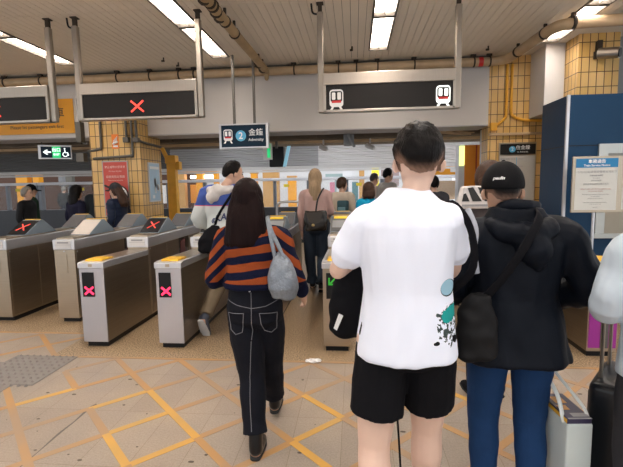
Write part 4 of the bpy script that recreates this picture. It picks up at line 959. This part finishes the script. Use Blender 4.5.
def knit():
    M = mat('striped_knit', (1, 1, 1), .9, bump=.5, bs=160, spec=.1); N = M.node_tree.nodes; L = M.node_tree.links; P = N['Principled BSDF']
    tc = N['Texture Coordinate'].outputs['Object']; sp = N.new('ShaderNodeSeparateXYZ'); L.new(tc, sp.inputs[0])
    n = N.new('ShaderNodeTexNoise'); n.inputs['Scale'].default_value = 5; L.new(tc, n.inputs[0])
    ax = mathn(N, L, 'ABSOLUTE', sp.outputs[0]); z = mathn(N, L, 'ADD', sp.outputs[2], mathn(N, L, 'MULTIPLY', n.outputs[0], .035))
    z = mathn(N, L, 'ADD', z, mathn(N, L, 'MULTIPLY', mathn(N, L, 'MAXIMUM', mathn(N, L, 'SUBTRACT', ax, .14), 0), .9)); z = mathn(N, L, 'ADD', z, mathn(N, L, 'MULTIPLY', sp.outputs[0], -.12))
    f = mathn(N, L, 'FRACT', mathn(N, L, 'DIVIDE', mathn(N, L, 'SUBTRACT', z, 1.0), .088)); k = mathn(N, L, 'GREATER_THAN', f, .5)
    low = mathn(N, L, 'GREATER_THAN', sp.outputs[2], 1.035); k = mathn(N, L, 'MULTIPLY', k, low)
    mx = N.new('ShaderNodeMix'); mx.data_type = 'RGBA'; L.new(k, mx.inputs[0]); mx.inputs[6].default_value = (.007, .009, .028, 1); mx.inputs[7].default_value = (.27, .060, .018, 1)
    L.new(mx.outputs[2], P.inputs['Base Color']); return M
def tee():
    M = mat('white_cotton', (.78, .83, .96), .9, bump=.08, bs=200); N = M.node_tree.nodes; L = M.node_tree.links; P = N['Principled BSDF']
    tc = N['Texture Coordinate'].outputs['Object']; sp = N.new('ShaderNodeSeparateXYZ'); L.new(tc, sp.inputs[0]); X, Y, Z = sp.outputs
    back = mathn(N, L, 'LESS_THAN', Y, 0.02); prev = None; col = (.78, .83, .96, 1); src = None
    n = N.new('ShaderNodeTexNoise'); n.inputs['Scale'].default_value = 22; L.new(tc, n.inputs[0]); nn = mathn(N, L, 'MULTIPLY', mathn(N, L, 'SUBTRACT', n.outputs[0], .5), .06)
    wv = N.new('ShaderNodeTexNoise'); wv.inputs['Scale'].default_value = 75; L.new(tc, wv.inputs[0]); hatch = mathn(N, L, 'GREATER_THAN', wv.outputs[0], .5)
    def blob(cx, cz, r, c, extra=None, sq=1.0):
        nonlocal src
        dx = mathn(N, L, 'SUBTRACT', X, cx); dz = mathn(N, L, 'MULTIPLY', mathn(N, L, 'SUBTRACT', Z, cz), sq)
        d = mathn(N, L, 'SQRT', mathn(N, L, 'ADD', mathn(N, L, 'MULTIPLY', dx, dx), mathn(N, L, 'MULTIPLY', dz, dz)))
        k = mathn(N, L, 'MULTIPLY', mathn(N, L, 'LESS_THAN', mathn(N, L, 'ADD', d, nn if extra is not None else 0), r), back)
        if extra is not None and extra is not True: k = mathn(N, L, 'MULTIPLY', k, extra)
        mx = N.new('ShaderNodeMix'); mx.data_type = 'RGBA'; L.new(k, mx.inputs[0]); mx.inputs[7].default_value = (*c, 1)
        if src is None: mx.inputs[6].default_value = col
        else: L.new(src, mx.inputs[6])
        src = mx.outputs[2]
    blob(.145, 1.185, .034, (.01, .02, .03)); blob(.143, 1.187, .031, (.30, .52, .66))
    blob(.150, 1.05, .055, (.03, .05, .05), hatch, .7); blob(.150, 1.085, .036, (.0, .28, .27), True, 1.1)
    L.new(src, P.inputs['Base Color']); return M
denim_blk = mat('black_denim', (.008, .009, .014), .8, 0, .3, 15, .3, 200, spec=.12)
denim_blue = mat('blue_denim', (.012, .040, .115), .8, 0, .35, 7, .35, 150, spec=.12)
parka = mat('navy_parka', (.004, .006, .011), .55, 0, .2, 6, .15, 60, spec=.12)
blackcloth = mat('black_cloth', (.006, .006, .008), .85, 0, .3, 10, .2, 80, spec=.12)
bootm = mat('black_leather', (.01, .01, .011), .28, spec=.3)
stitchm = mat('white_stitching', (.17, .17, .19), .7)

# --- man in the white t-shirt
t, P, HM, s = person('man in a white t-shirt and black shorts, seen from behind, closest to the viewer', (.206, 1.74), radians(1), 1.795, sk=skin_pale, voxel=.0065,
    J=dict(lk=1.2, head=(.044, .03, 1.572), neck=(.022, 0, 1.43), shL=(-.155, 0, 1.355), elL=(-.262, .05, 1.165), wrL=(-.16, .28, 1.19), shR=(.155, 0, 1.365), elR=(.192, .10, 1.16), wrR=(.12, .30, 1.13), kneeL=(-.125, -.02, .48), ankL=(-.12, -.12, .12), kneeR=(.10, .10, .49), ankR=(.10, .16, .09), toeL=.4),
    top=dict(name='t_shirt', m=tee(), sleeve='short', hem=.845, neck=1.478, thick=.020, flare=.014, slen=.64, sr=.060, fold=fabric(.010, 2.6, 9, 3)),
    bottom=dict(name='shorts', m=blackcloth, type='shorts', len=.68, r=1.06, e=.022), shoes=dict(m=mat('white_trainers', (.6, .6, .6), .5)),
    hair=dict(m=hairblack, style='short', t=.010, crown=.006, nape=-.045, vol=2.4, tuft=.007, seed=3, fade=.75), lean=.0)
tee_man = t
# his front bag
t = thing('shoulder_bag', 'black backpack worn in front by the man in the white t-shirt', 'bag', (.0, 2.04, .86))
bm = bmesh.new(); loft(bm, [(0, 0, 0, .09, .05), (0, 0, .03, .13, .075), (.01, 0, .15, .14, .08), (.02, 0, .28, .12, .06), (.03, 0, .40, .08, .045), (.04, 0, .46, .03, .02)], 20)
mobj('bag_body', remesh(bm, .012, 4, fabric(.012, 8, 9, 2)), blackcloth, t)
MB().tube([(.04, 0, .44), (.10, 0, .52), (.15, -.02, .56)], [(.018, .004)] * 3, 8).tube([(.03, -.05, .05), (.13, -.1, -.05), (.18, -.12, -.25), (.205, -.13, -.6)], [.005] * 4, 8).build('strap', blackcloth, t, True)
MB().tube([(.345, -.12, .50), (.370, -.26, .635), (.412, -.355, .595), (.442, -.375, .50), (.446, -.34, .38), (.40, -.18, .26)], [(.005, .017)] * 6, 10).build('shoulder_strap', blackcloth, t, True)
MB().prism([(-.10, .06), (-.085, .05), (-.055, .12), (-.075, .13)], 'y', -.085, -.08).build('white_tag', white, t)

# --- woman in the striped sweater
t, P, HM, s = person('woman in a navy and rust striped sweater and black jeans, long dark hair', (-.59, 2.47), radians(3), 1.61, voxel=.0065,
    J=dict(head=(-.03, .02, 1.575), neck=(-.01, -.005, 1.43), elL=(-.255, -.02, 1.10), wrL=(-.18, .20, 1.06), elR=(.262, -.05, 1.13), wrR=(.29, .06, 1.06 - .06), shL=(-.165, -.005, 1.365), shR=(.165, -.005, 1.365), hipL=(-.078, 0, .90), hipR=(.078, 0, .90), kneeL=(-.035, .0, .48), ankL=(.0, -.12, .09), kneeR=(.06, .18, .49), ankR=(.055, .36, .13), toeR=-.1),
    top=dict(name='sweater', m=knit(), sleeve='long', hem=1.055, thick=.020, flare=.012, sr=.064, cuff=.75, fold=fabric(.007, 7, 8, 8)),
    bottom=dict(name='jeans', m=denim_blk, type='trousers', r=1.28, len=.86, hemr=1.12, waist=1.085, e=.014), shoes=dict(m=bootm, high=.07),
    hair=dict(m=hairdark, style='long', len=.30, w=.092, sp=.46, t=.018, nape=-.09, tuft=.003, seed=5))
jn = child(t, 'jeans'); tr = bvh(jn)
for nm, pts in (('centre_seam', [(0, 1.04 * s), (0, .92 * s), (-.004, .80 * s), (-.012, .74 * s)]), ('yoke_seam', [(-.15, .985 * s), (-.08, .962 * s), (0, .945 * s), (.08, .955 * s), (.15, .985 * s)]),
                ('leg_seam', [(-.014, .73 * s), (-.022, .6 * s), (-.03, .5 * s), (-.022, .3 * s), (-.015, .19 * s)])):
    q = back_pts(tr, pts)
    if len(q) > 2: MB().tube(q, [.0022] * len(q), 6, False).build(nm, stitchm, jn)
for sx in (-1, 1):
    q = back_pts(tr, [(sx * .045, .915 * s), (sx * .052, .85 * s), (sx * .062, .79 * s), (sx * .10, .775 * s), (sx * .13, .80 * s), (sx * .135, .85 * s), (sx * .14, .91 * s), (sx * .045, .915 * s)])
    if len(q) > 2: MB().tube(q, [.0022] * len(q), 6, False).build('pocket_stitching', stitchm, jn)
g = MB()
for (x, z) in ((-.055, 1.062), (-.03, 1.056), (-.008, 1.048)):
    h = tr.ray_cast(Vector((x, -2, z * s)), Vector((0, 1, 0)))
    if h[0]: g.ball(tuple(h[0]), .006, .004, .005, 8)
g.build('rivet', steel_lt, jn)
# silver tote
silver = mat('silver_woven', (.22, .25, .29), .4, .5, .3, 60, 1.0, 90)
t = thing('handbag', 'silver-grey textured shoulder bag on the right side of the woman in stripes', 'bag', (-.385, 2.30, .965))
bm = bmesh.new(); loft(bm, [(0, 0, 0, .04, .03), (0, 0, .012, .068, .045), (-.002, 0, .06, .086, .055), (-.006, 0, .13, .082, .05), (-.012, .01, .19, .062, .04), (-.02, .015, .235, .035, .025), (-.024, .02, .26, .012, .01)], 24, 2.2)
mobj('bag_body', remesh(bm, .006, 3, fabric(.006, 10, 14, 1)), silver, t)
MB().tube([(-.04, .0, .20), (-.06, .005, .30), (-.085, .04, .40), (-.10, .09, .445), (-.10, .15, .44)], [(.011, .004)] * 5, 8).tube([(.02, .0, .18), (-.02, -.0, .28), (-.07, .03, .38), (-.095, .085, .437)], [(.011, .004)] * 4, 8).build('strap', silver, t, True)

# --- man in the dark parka
t, P, HM, s = person('man in a black cap, dark navy hooded parka and blue jeans, seen from behind', (.715, 2.02), radians(-4), 1.655, voxel=.0075, wide=1.05,
    J=dict(head=(-.045, .05, 1.575), neck=(-.025, .01, 1.43), shL=(-.20, 0, 1.37), shR=(.20, 0, 1.37), elL=(-.27, -.01, 1.13), wrL=(-.17, .24, 1.06), elR=(.305, -.01, 1.14), wrR=(.14, .27, 1.0), kneeL=(-.10, .05, .48), ankL=(-.10, .02, .09), kneeR=(.10, .03, .48), ankR=(.09, -.06, .09)),
    top=dict(name='parka', m=parka, sleeve='long', hem=.81, neck=1.505, thick=.042, flare=.045, sr=.088, cuff=.7, fold=fabric(.014, 4, 7, 21)),
    bottom=dict(name='jeans', m=denim_blue, type='trousers', r=1.12), shoes=dict(m=blackcloth),
    hair=dict(m=hairblack, style='short', t=.006, nape=-.045, tuft=.003, fade=.5), cap=dict(m=mat('black_cap', (.006, .006, .007), .75, 0, .2, 20, .3, 150, spec=.12)))
par = t; pk_ = child(t, 'parka')
bm = bmesh.new()
tube(bm, [(-.14 * s, .0, 1.43 * s), (-.10 * s, -.09 * s, 1.42 * s), (.0, -.135 * s, 1.39 * s), (.10 * s, -.10 * s, 1.42 * s), (.13 * s, .0, 1.43 * s)], [.03, .045, .055, .05, .03], 14)
tube(bm, [(.0, -.12 * s, 1.40 * s), (.04, -.14 * s, 1.33 * s), (.06, -.13 * s, 1.27 * s)], [.06, .075, .04], 14)
tube(bm, [(-.09, .03, 1.46 * s), (-.06, -.06, 1.515 * s), (0, -.075, 1.52 * s), (.06, -.05, 1.515 * s), (.08, .04, 1.49 * s)], [.026] * 5, 12)
mobj('hood', remesh(bm, .0075, 3, fabric(.012, 9, 12, 5)), parka, pk_)
# embroidered script on the back of the cap
cp = child(t, 'cap'); 
me = bpy.data.curves.new('t', 'FONT'); me.body = 'paulin'; me.size = .042; me.extrude = .001; me.align_x = 'CENTER'; me.align_y = 'CENTER'; me.shear = .35; me.offset = .0012
o = bpy.data.objects.new('t', me); COL.objects.link(o); dg = bpy.context.evaluated_depsgraph_get(); dg.update(); mm = bpy.data.meshes.new_from_object(o.evaluated_get(dg)); bpy.data.objects.remove(o)
tr = bvh(cp)
for v in mm.vertices:
    x = HM.translation.x + v.co.x * .42 - .040; z = HM.translation.z + .066 * s + v.co.y * .42; h = tr.ray_cast(Vector((x, -2, z)), Vector((0, 1, 0)))
    v.co = Vector((x, (h[0].y if h[0] else -.1) - .0015 - v.co.z, z))
mm.materials.clear(); mobj('embroidery', mm, white, cp)
# sling bag
t = thing('sling_bag', 'black sling bag hanging at the left hip of the man in the parka', 'bag', (.51, 1.84, .83))
bm = bmesh.new(); loft(bm, [(0, 0, 0, .05, .03), (0, 0, .02, .085, .05), (0, 0, .12, .09, .055), (.0, 0, .22, .075, .045), (.01, 0, .29, .04, .03)], 20)
mobj('bag_body', remesh(bm, .01, 4, fabric(.01, 9, 9, 2)), mat('bag_nylon', (.012, .012, .013), .6, spec=.12), t)
MB().tube([(.03, .01, .26), (.10, -.035, .38), (.17, -.045, .50), (.235, .0, .60), (.26, .08, .625)], [(.020, .004)] * 5, 8).build('strap', blackcloth, t, True)
MB().tube([(-.005, .0, .375), (-.02, -.005, .47), (-.015, .0, .56), (-.04, .03, .64)], [(.013, .004)] * 4, 8).build('pale_sleeve_strip', mat('pale_sleeve_cloth', (.36, .38, .44), .7), t, True)  # pale strip standing in for the t-shirt man's sleeve beside the strap

# --- boxed shopping in a pale plastic carrier
t = thing('carrier_bag', 'pale plastic carrier bag holding a dark blue box, beside the jeans of the parka man', 'bag', (.950, 1.99, .135), radians(5))
MB().prism([(-.056, -.12), (.056, -.12), (.053, .12), (-.053, .12)], 'z', 0, .405, .008).build('plastic_bag', mat('pale_plastic', (.55, .62, .62), .35, 0, .08, 6), t)
bx_ = MB().box(-.052, .052, -.114, .114, .30, .428, .003).build('boxed_goods', mat('dark_violet_card', (.035, .03, .075), .35, 0, .4, 9), t)
MB().box(-.0535, -.0515, -.11, .11, .405, .422).build('gold_edge', yel, bx_)
MB().box(-.03, .02, .02, .08, .428, .4295).box(-.04, .0, -.04, .0, .428, .4295).build('gold_print', mat('gold_print', (.55, .27, .08), .4), bx_)
MB().box(-.02, .05, -.10, -.07, .428, .4295).box(-.05, .05, -.12, -.11, .428, .4295).build('pale_print', greyprint, bx_)
MB().tube([(.054, -.09, .40), (.040, -.06, .46), (-.03, .06, .58), (-.09, .20, .74)], [(.008, .003)] * 4, 8).tube([(-.056, -.09, .40), (-.06, -.04, .50), (-.08, .08, .60), (-.095, .20, .74)], [(.010, .003)] * 4, 8).build('handle', mat('pale_strap', (.62, .66, .66), .5), t, True)

# --- person at the right edge with the suitcase
t, P, HM, s = person('person in a pale blue jacket with dark hair, cut by the right edge', (1.215, 1.75), radians(0), 1.62, voxel=.009,
    J=dict(head=(.0, .03, 1.575), elL=(-.255, -.0, 1.155), wrL=(-.05, .31, 1.06), elR=(.25, .0, 1.12), wrR=(.2, .2, 1.05)),
    top=dict(name='jacket', m=mat('pale_blue_cloth', (.50, .58, .66), .85, 0, .06, 6, .2, 60), sleeve='long', hem=.85, thick=.03, sr=.082, cuff=.75, fold=fabric(.010, 6, 8, 31)),
    bottom=dict(name='trousers', m=mat('grey_trousers', (.03, .03, .035), .8, spec=.15), type='trousers', r=1.1), shoes=dict(m=blackcloth), hair=dict(m=hairblack, style='short', t=.02, nape=-.08, tuft=.006, seed=9))
t = thing('suitcase', 'black upright suitcase with raised handle, cut by the right edge', 'suitcase', (1.283, 2.12, 0), radians(52))
shell = mat('suitcase_shell', (.006, .008, .013), .28, 0, .1, spec=.4)
b = MB().box(-.19, .19, -.12, .12, .05, .655, .035, 4); b.build('shell', shell, t, True)
for k in range(5): MB().box(-.15 + k * .07, -.13 + k * .07, -.1245, .1245, .10, .60, .003).build('rib', shell, t)
MB().box(-.193, .193, -.006, .006, .052, .658, .004).build('zip', rubber, t)
for hx in (-.10, .10): MB().cyl((hx, .085, .64), (hx, .085, .95), .0085, 10).build('handle_tube', pole_steel, t)
MB().tube([(-.11, .085, .95), (-.05, .085, .965), (.05, .085, .965), (.11, .085, .95)], [.016] * 4, 10).build('handle_grip', rubber, t, True)
MB().tube([(-.07, 0, .655), (-.05, 0, .69), (.05, 0, .69), (.07, 0, .655)], [(.012, .01)] * 4, 10).build('carry_handle', rubber, t, True)
for sx in (-1, 1):
    for sy in (-1, 1): MB().cyl((sx * .15 - .012, sy * .085, .028), (sx * .15 + .012, sy * .085, .028), .028, 14).box(sx * .15 - .018, sx * .15 + .018, sy * .085 - .018, sy * .085 + .018, .03, .07).build('wheel', rubber, t)

# --- hooded man in the left aisle
vj = zoned('varsity_cloth', [(0, (.02, .03, .12)), (1.075, (.5, .05, .08)), (1.085, (.52, .56, .56)), (1.368, (.55, .04, .08)), (1.378, (.035, .075, .30))], .8)
t, P, HM, s = person('man in a blue and pale varsity jacket with grey hood, stepping through the gate', (-1.44, 4.75), radians(-8), 1.86, voxel=.009, turn=radians(-48), nod=radians(-8),
    J=dict(head=(.085, .04, 1.570), elL=(-.30, .0, 1.12), wrL=(-.22, .20, 1.0), kneeL=(-.09, -.02, .45), ankL=(-.09, -.36, .185), toeL=1.05, kneeR=(.09, .22, .50), ankR=(.08, .22, .09)),
    top=dict(name='varsity_jacket', m=vj, sleeve='long', hem=.96, thick=.042, sr=.092, cuff=.7, fold=fabric(.010, 5, 7, 11)),
    bottom=dict(name='khaki_trousers', m=mat('khaki', (.16, .12, .075), .85, 0, .15, 8), type='trousers', r=1.2), shoes=dict(m=mat('navy_trainer', (.05, .06, .09), .6), sole=mat('pale_sole', (.55, .57, .6), .6)),
    hair=dict(m=hairblack, style='short', t=.014, nape=-.045, tuft=.007, seed=1, fade=.4))
vo = child(t, 'varsity_jacket'); bm = bmesh.new()
tube(bm, [(-.14, .06, 1.56), (-.13, -.07, 1.545), (-.02, -.14, 1.53), (.11, -.08, 1.55), (.12, .06, 1.58)], [.03, .05, .06, .05, .03], 14)
tube(bm, [(-.03, -.12, 1.54), (-.07, -.165, 1.46), (-.08, -.165, 1.42)], [.085, .07, .025], 14)
mobj('grey_hood', remesh(bm, .009, 3, fabric(.012, 9, 10, 15)), mat('grey_marl', (.50, .48, .47), .9, 0, .08, 20), vo)
tr = bvh(vo)
me = bpy.data.curves.new('t', 'FONT'); me.body = '«KAN'; me.size = .10; me.extrude = .001; me.align_x = 'CENTER'; me.align_y = 'CENTER'; me.offset = .003; me.shear = .2
o = bpy.data.objects.new('t', me); COL.objects.link(o); dg = bpy.context.evaluated_depsgraph_get(); dg.update(); mm = bpy.data.meshes.new_from_object(o.evaluated_get(dg)); bpy.data.objects.remove(o)
for v in mm.vertices:
    x = .03 + v.co.x; z = 1.25 + v.co.y + v.co.x * .25; h = tr.ray_cast(Vector((x, -2, z)), Vector((0, 1, 0))); v.co = Vector((x, (h[0].y if h[0] else -.15) - .003 - v.co.z, z))
mm.materials.clear(); mobj('back_lettering', mm, mat('navy_print', (.03, .04, .12), .6), vo)
t = thing('shoulder_bag', 'black bag hanging at the left elbow of the man in the varsity jacket', 'bag', (-1.58, 4.60, .86))
bm = bmesh.new(); loft(bm, [(0, 0, 0, .08, .05), (0, 0, .03, .14, .07), (.02, 0, .15, .15, .075), (.05, 0, .25, .11, .05), (.08, 0, .31, .05, .03)], 20)
mobj('bag_body', remesh(bm, .012, 4, fabric(.012, 8, 9, 12)), blackcloth, t)
MB().tube([(.06, 0, .28), (.12, -.04, .42), (.26, -.04, .62), (.34, .03, .74)], [(.014, .004)] * 4, 8).build('strap', blackcloth, t, True)

# --- blonde woman
t, P, HM, s = person('woman with long ash-blonde hair and a dusty pink top, walking away past the gates', (-.575, 6.42), 0, 1.80, voxel=.011, wide=.92,
    J=dict(elL=(-.23, 0, 1.10), wrL=(-.22, .03, .86), elR=(.23, .02, 1.12), wrR=(.20, .24, 1.06), ankL=(-.08, .15, .09), ankR=(.09, -.16, .12), kneeR=(.09, .04, .48), toeR=.4),
    top=dict(name='pink_top', m=mat('dusty_pink', (.46, .30, .27), .9, 0, .06, 10), sleeve='long', hem=1.0, thick=.02, sr=.06, fold=fabric(.008, 6, 8, 41)),
    bottom=dict(name='jeans', m=mat('dark_denim', (.02, .035, .06), .8), type='trousers', r=1.15, hemr=1.5, len=.96), shoes=dict(m=bootm),
    hair=dict(m=hairblonde, style='long', len=.34, w=.084, sp=-.15, t=.018, nape=-.09, tuft=.004, seed=2))
t = thing('leather_bag', 'black glossy leather bag with gold clasp on the back of the blonde woman', 'bag', (-.55, 6.19, .93), radians(4))
bm = bmesh.new(); loft(bm, [(0, 0, 0, .13, .04), (0, 0, .02, .16, .06), (0, 0, .16, .17, .06), (0, 0, .25, .165, .045), (0, 0, .29, .15, .02)], 24, 3.5)
mobj('bag_body', remesh(bm, .010, 3, fabric(.010, 9, 8, 5)), mat('glossy_leather', (.02, .016, .013), .22), t)
MB().prism([(-.14, .27), (.10, .27), (.06, .13), (-.02, .10), (-.1, .14)], 'y', -.075, -.065).build('flap', mat('glossy_flap', (.05, .04, .03), .2), t); MB().ball((-.04, -.082, .09), .025, .012, .022, 12).build('clasp', mat('gold_metal', (.6, .45, .2), .3, 1), t)
MB().tube([(.0, .0, .28), (.03, .03, .45), (.09, .09, .57), (.12, .18, .61)], [(.012, .004)] * 4, 8).build('strap', bootm, t, True)

# --- people further away
def far(label, loc, rz, H, topc, nm, hair, sleeve='long', tr_=(.03, .03, .04), J=None, turn=0, capm=None, hem=.93, fold=None, rough=.85, wide=1.0):
    return person(label, loc, rz, H, voxel=.016, J=J, turn=turn, wide=wide, top=dict(name=nm, m=mat(nm + '_cloth', topc, rough, 0, .1, 8, spec=.2), sleeve=sleeve, hem=hem, thick=.028, sr=.07, fold=fold or fabric(.008, 6, 8, H * 9)),
                  bottom=dict(name='trousers', m=mat('trouser_cloth', tr_, .85), type='trousers', r=1.1), shoes=dict(m=blackcloth), hair=hair, cap=capm)
far('woman in a beige coat with a teal bag, short brown hair, by the platform gates', (-.23, 8.15, 0), radians(-20), 1.70, (.60, .50, .40), 'beige_coat', dict(m=hairbrown, style='short', t=.02, nape=-.09, tuft=.006), hem=.6, turn=radians(-30))
t = thing('backpack', 'dark teal bag on the back of the woman in the beige coat', 'bag', (-.21, 7.945, 1.02), radians(-20)); MB().box(-.10, .10, -.06, .06, 0, .28, .03, 3).build('bag_body', mat('teal_cloth', (.03, .09, .11), .6), t, True); MB().box(-.07, .07, -.072, -.055, .04, .16, .01).build('front_pocket', mat('light_teal', (.15, .30, .34), .5), t)
far('brown-haired woman in a bright cyan top, left of the white t-shirt man', (.235, 7.3), radians(0), 1.585, (.01, .35, .60), 'cyan_top', dict(m=hairbrown, style='long', len=.12, w=.10, sp=.1, t=.03, nape=-.09, tuft=.004), wide=.85)
far('grey-haired man beyond the brown-haired woman in cyan', (.45, 10.1), radians(-30), 1.82, (.62, .48, .42), 'pale_pink_shirt', dict(m=hairgdark, style='short', t=.014, nape=-.06, tuft=.004, fade=.5), turn=radians(-20))
far('dark-haired man in a pale grey shirt turned to the right, near the white t-shirt man', (.70, 9.45), radians(-55), 1.90, (.45, .42, .38), 'grey_shirt', dict(m=hairblack, style='short', t=.014, nape=-.06, tuft=.004, fade=.4))
far('person with dark hair visible just right of the white t-shirt man\'s neck', (1.33, 7.55), 0, 1.69, (.05, .05, .06), 'dark_top', dict(m=hairblack, style='short', t=.018, nape=-.08, tuft=.004))
far('brown-haired person behind the man in the black cap', (.965, 3.22), radians(10), 1.70, (.12, .10, .10), 'brown_top', dict(m=hairbrown, style='long', len=.16, w=.095, sp=.1, t=.024, nape=-.09, tuft=.004), wide=.9)
t = thing('sports_bag', 'white bag with slanted black bars between the t-shirt man and the cap', 'bag', (.82, 3.07, 1.405), radians(0))
MB().prism([(-.13, 0), (.13, 0), (.10, .13), (.02, .155), (-.09, .15)], 'y', -.05, .05, .012).build('bag_body', mat('white_canvas', (.72, .68, .66), .6), t)
MB().prism([(-.10, .05), (-.05, .05), (-.075, .105), (-.09, .10)], 'y', -.054, -.05).prism([(-.03, .05), (.03, .05), (-.03, .145), (-.065, .14)], 'y', -.054, -.05).prism([(.05, .05), (.105, .05), (.045, .14), (.0, .145)], 'y', -.054, -.05).build('black_bar', blackprint, t)
MB().box(-.10, .11, -.0525, -.05, .015, .03).build('text_bar', greyprint, t)
# left group
far('grey-haired person in a black jacket, facing right, at the far left', (-6.42, 8.0), radians(-80), 1.63, (.010, .010, .012), 'black_jacket', dict(m=hairgrey, style='short', t=.02, nape=-.08, tuft=.008, seed=4), rough=.6, wide=1.1)
far('person in a black hat standing behind the grey-haired person', (-6.93, 8.75), radians(-40), 1.69, (.02, .05, .03), 'dark_green_top', dict(m=hairblack, style='short', t=.012, nape=-.08), capm=dict(m=blackcloth))
far('dark-haired woman in navy, between the grey-haired person and the pillar', (-5.22, 7.75), radians(-25), 1.62, (.010, .010, .028), 'navy_top', dict(m=hairblack, style='long', len=.24, w=.115, sp=.15, t=.035, nape=-.09, tuft=.006), wide=1.1)
puff = lambda c: .010 * abs(sin(c.z * 2 * pi / .13)) - .004
far('woman in a black cap and navy quilted jacket in front of the red poster', (-4.03, 7.08), radians(85), 1.665, (.010, .018, .045), 'quilted_jacket', dict(m=hairbrown, style='long', len=.26, w=.085, sp=.35, t=.016, nape=-.09, tuft=.004, cy=-.08), capm=dict(m=mat('dark_cap', (.01, .01, .014), .7)), fold=puff, rough=.45, wide=1.05)
far('distant dark-haired person just left of the pillar', (-5.95, 9.6), radians(20), 1.72, (.04, .05, .06), 'dark_coat', dict(m=hairblack, style='short', t=.016, nape=-.08))
far('distant person in dark clothes across the track, seen through glass at the left', (-12.4, 17.6), radians(0), 1.70, (.05, .05, .05), 'charcoal_coat', dict(m=hairgrey, style='short', t=.014, nape=-.08))
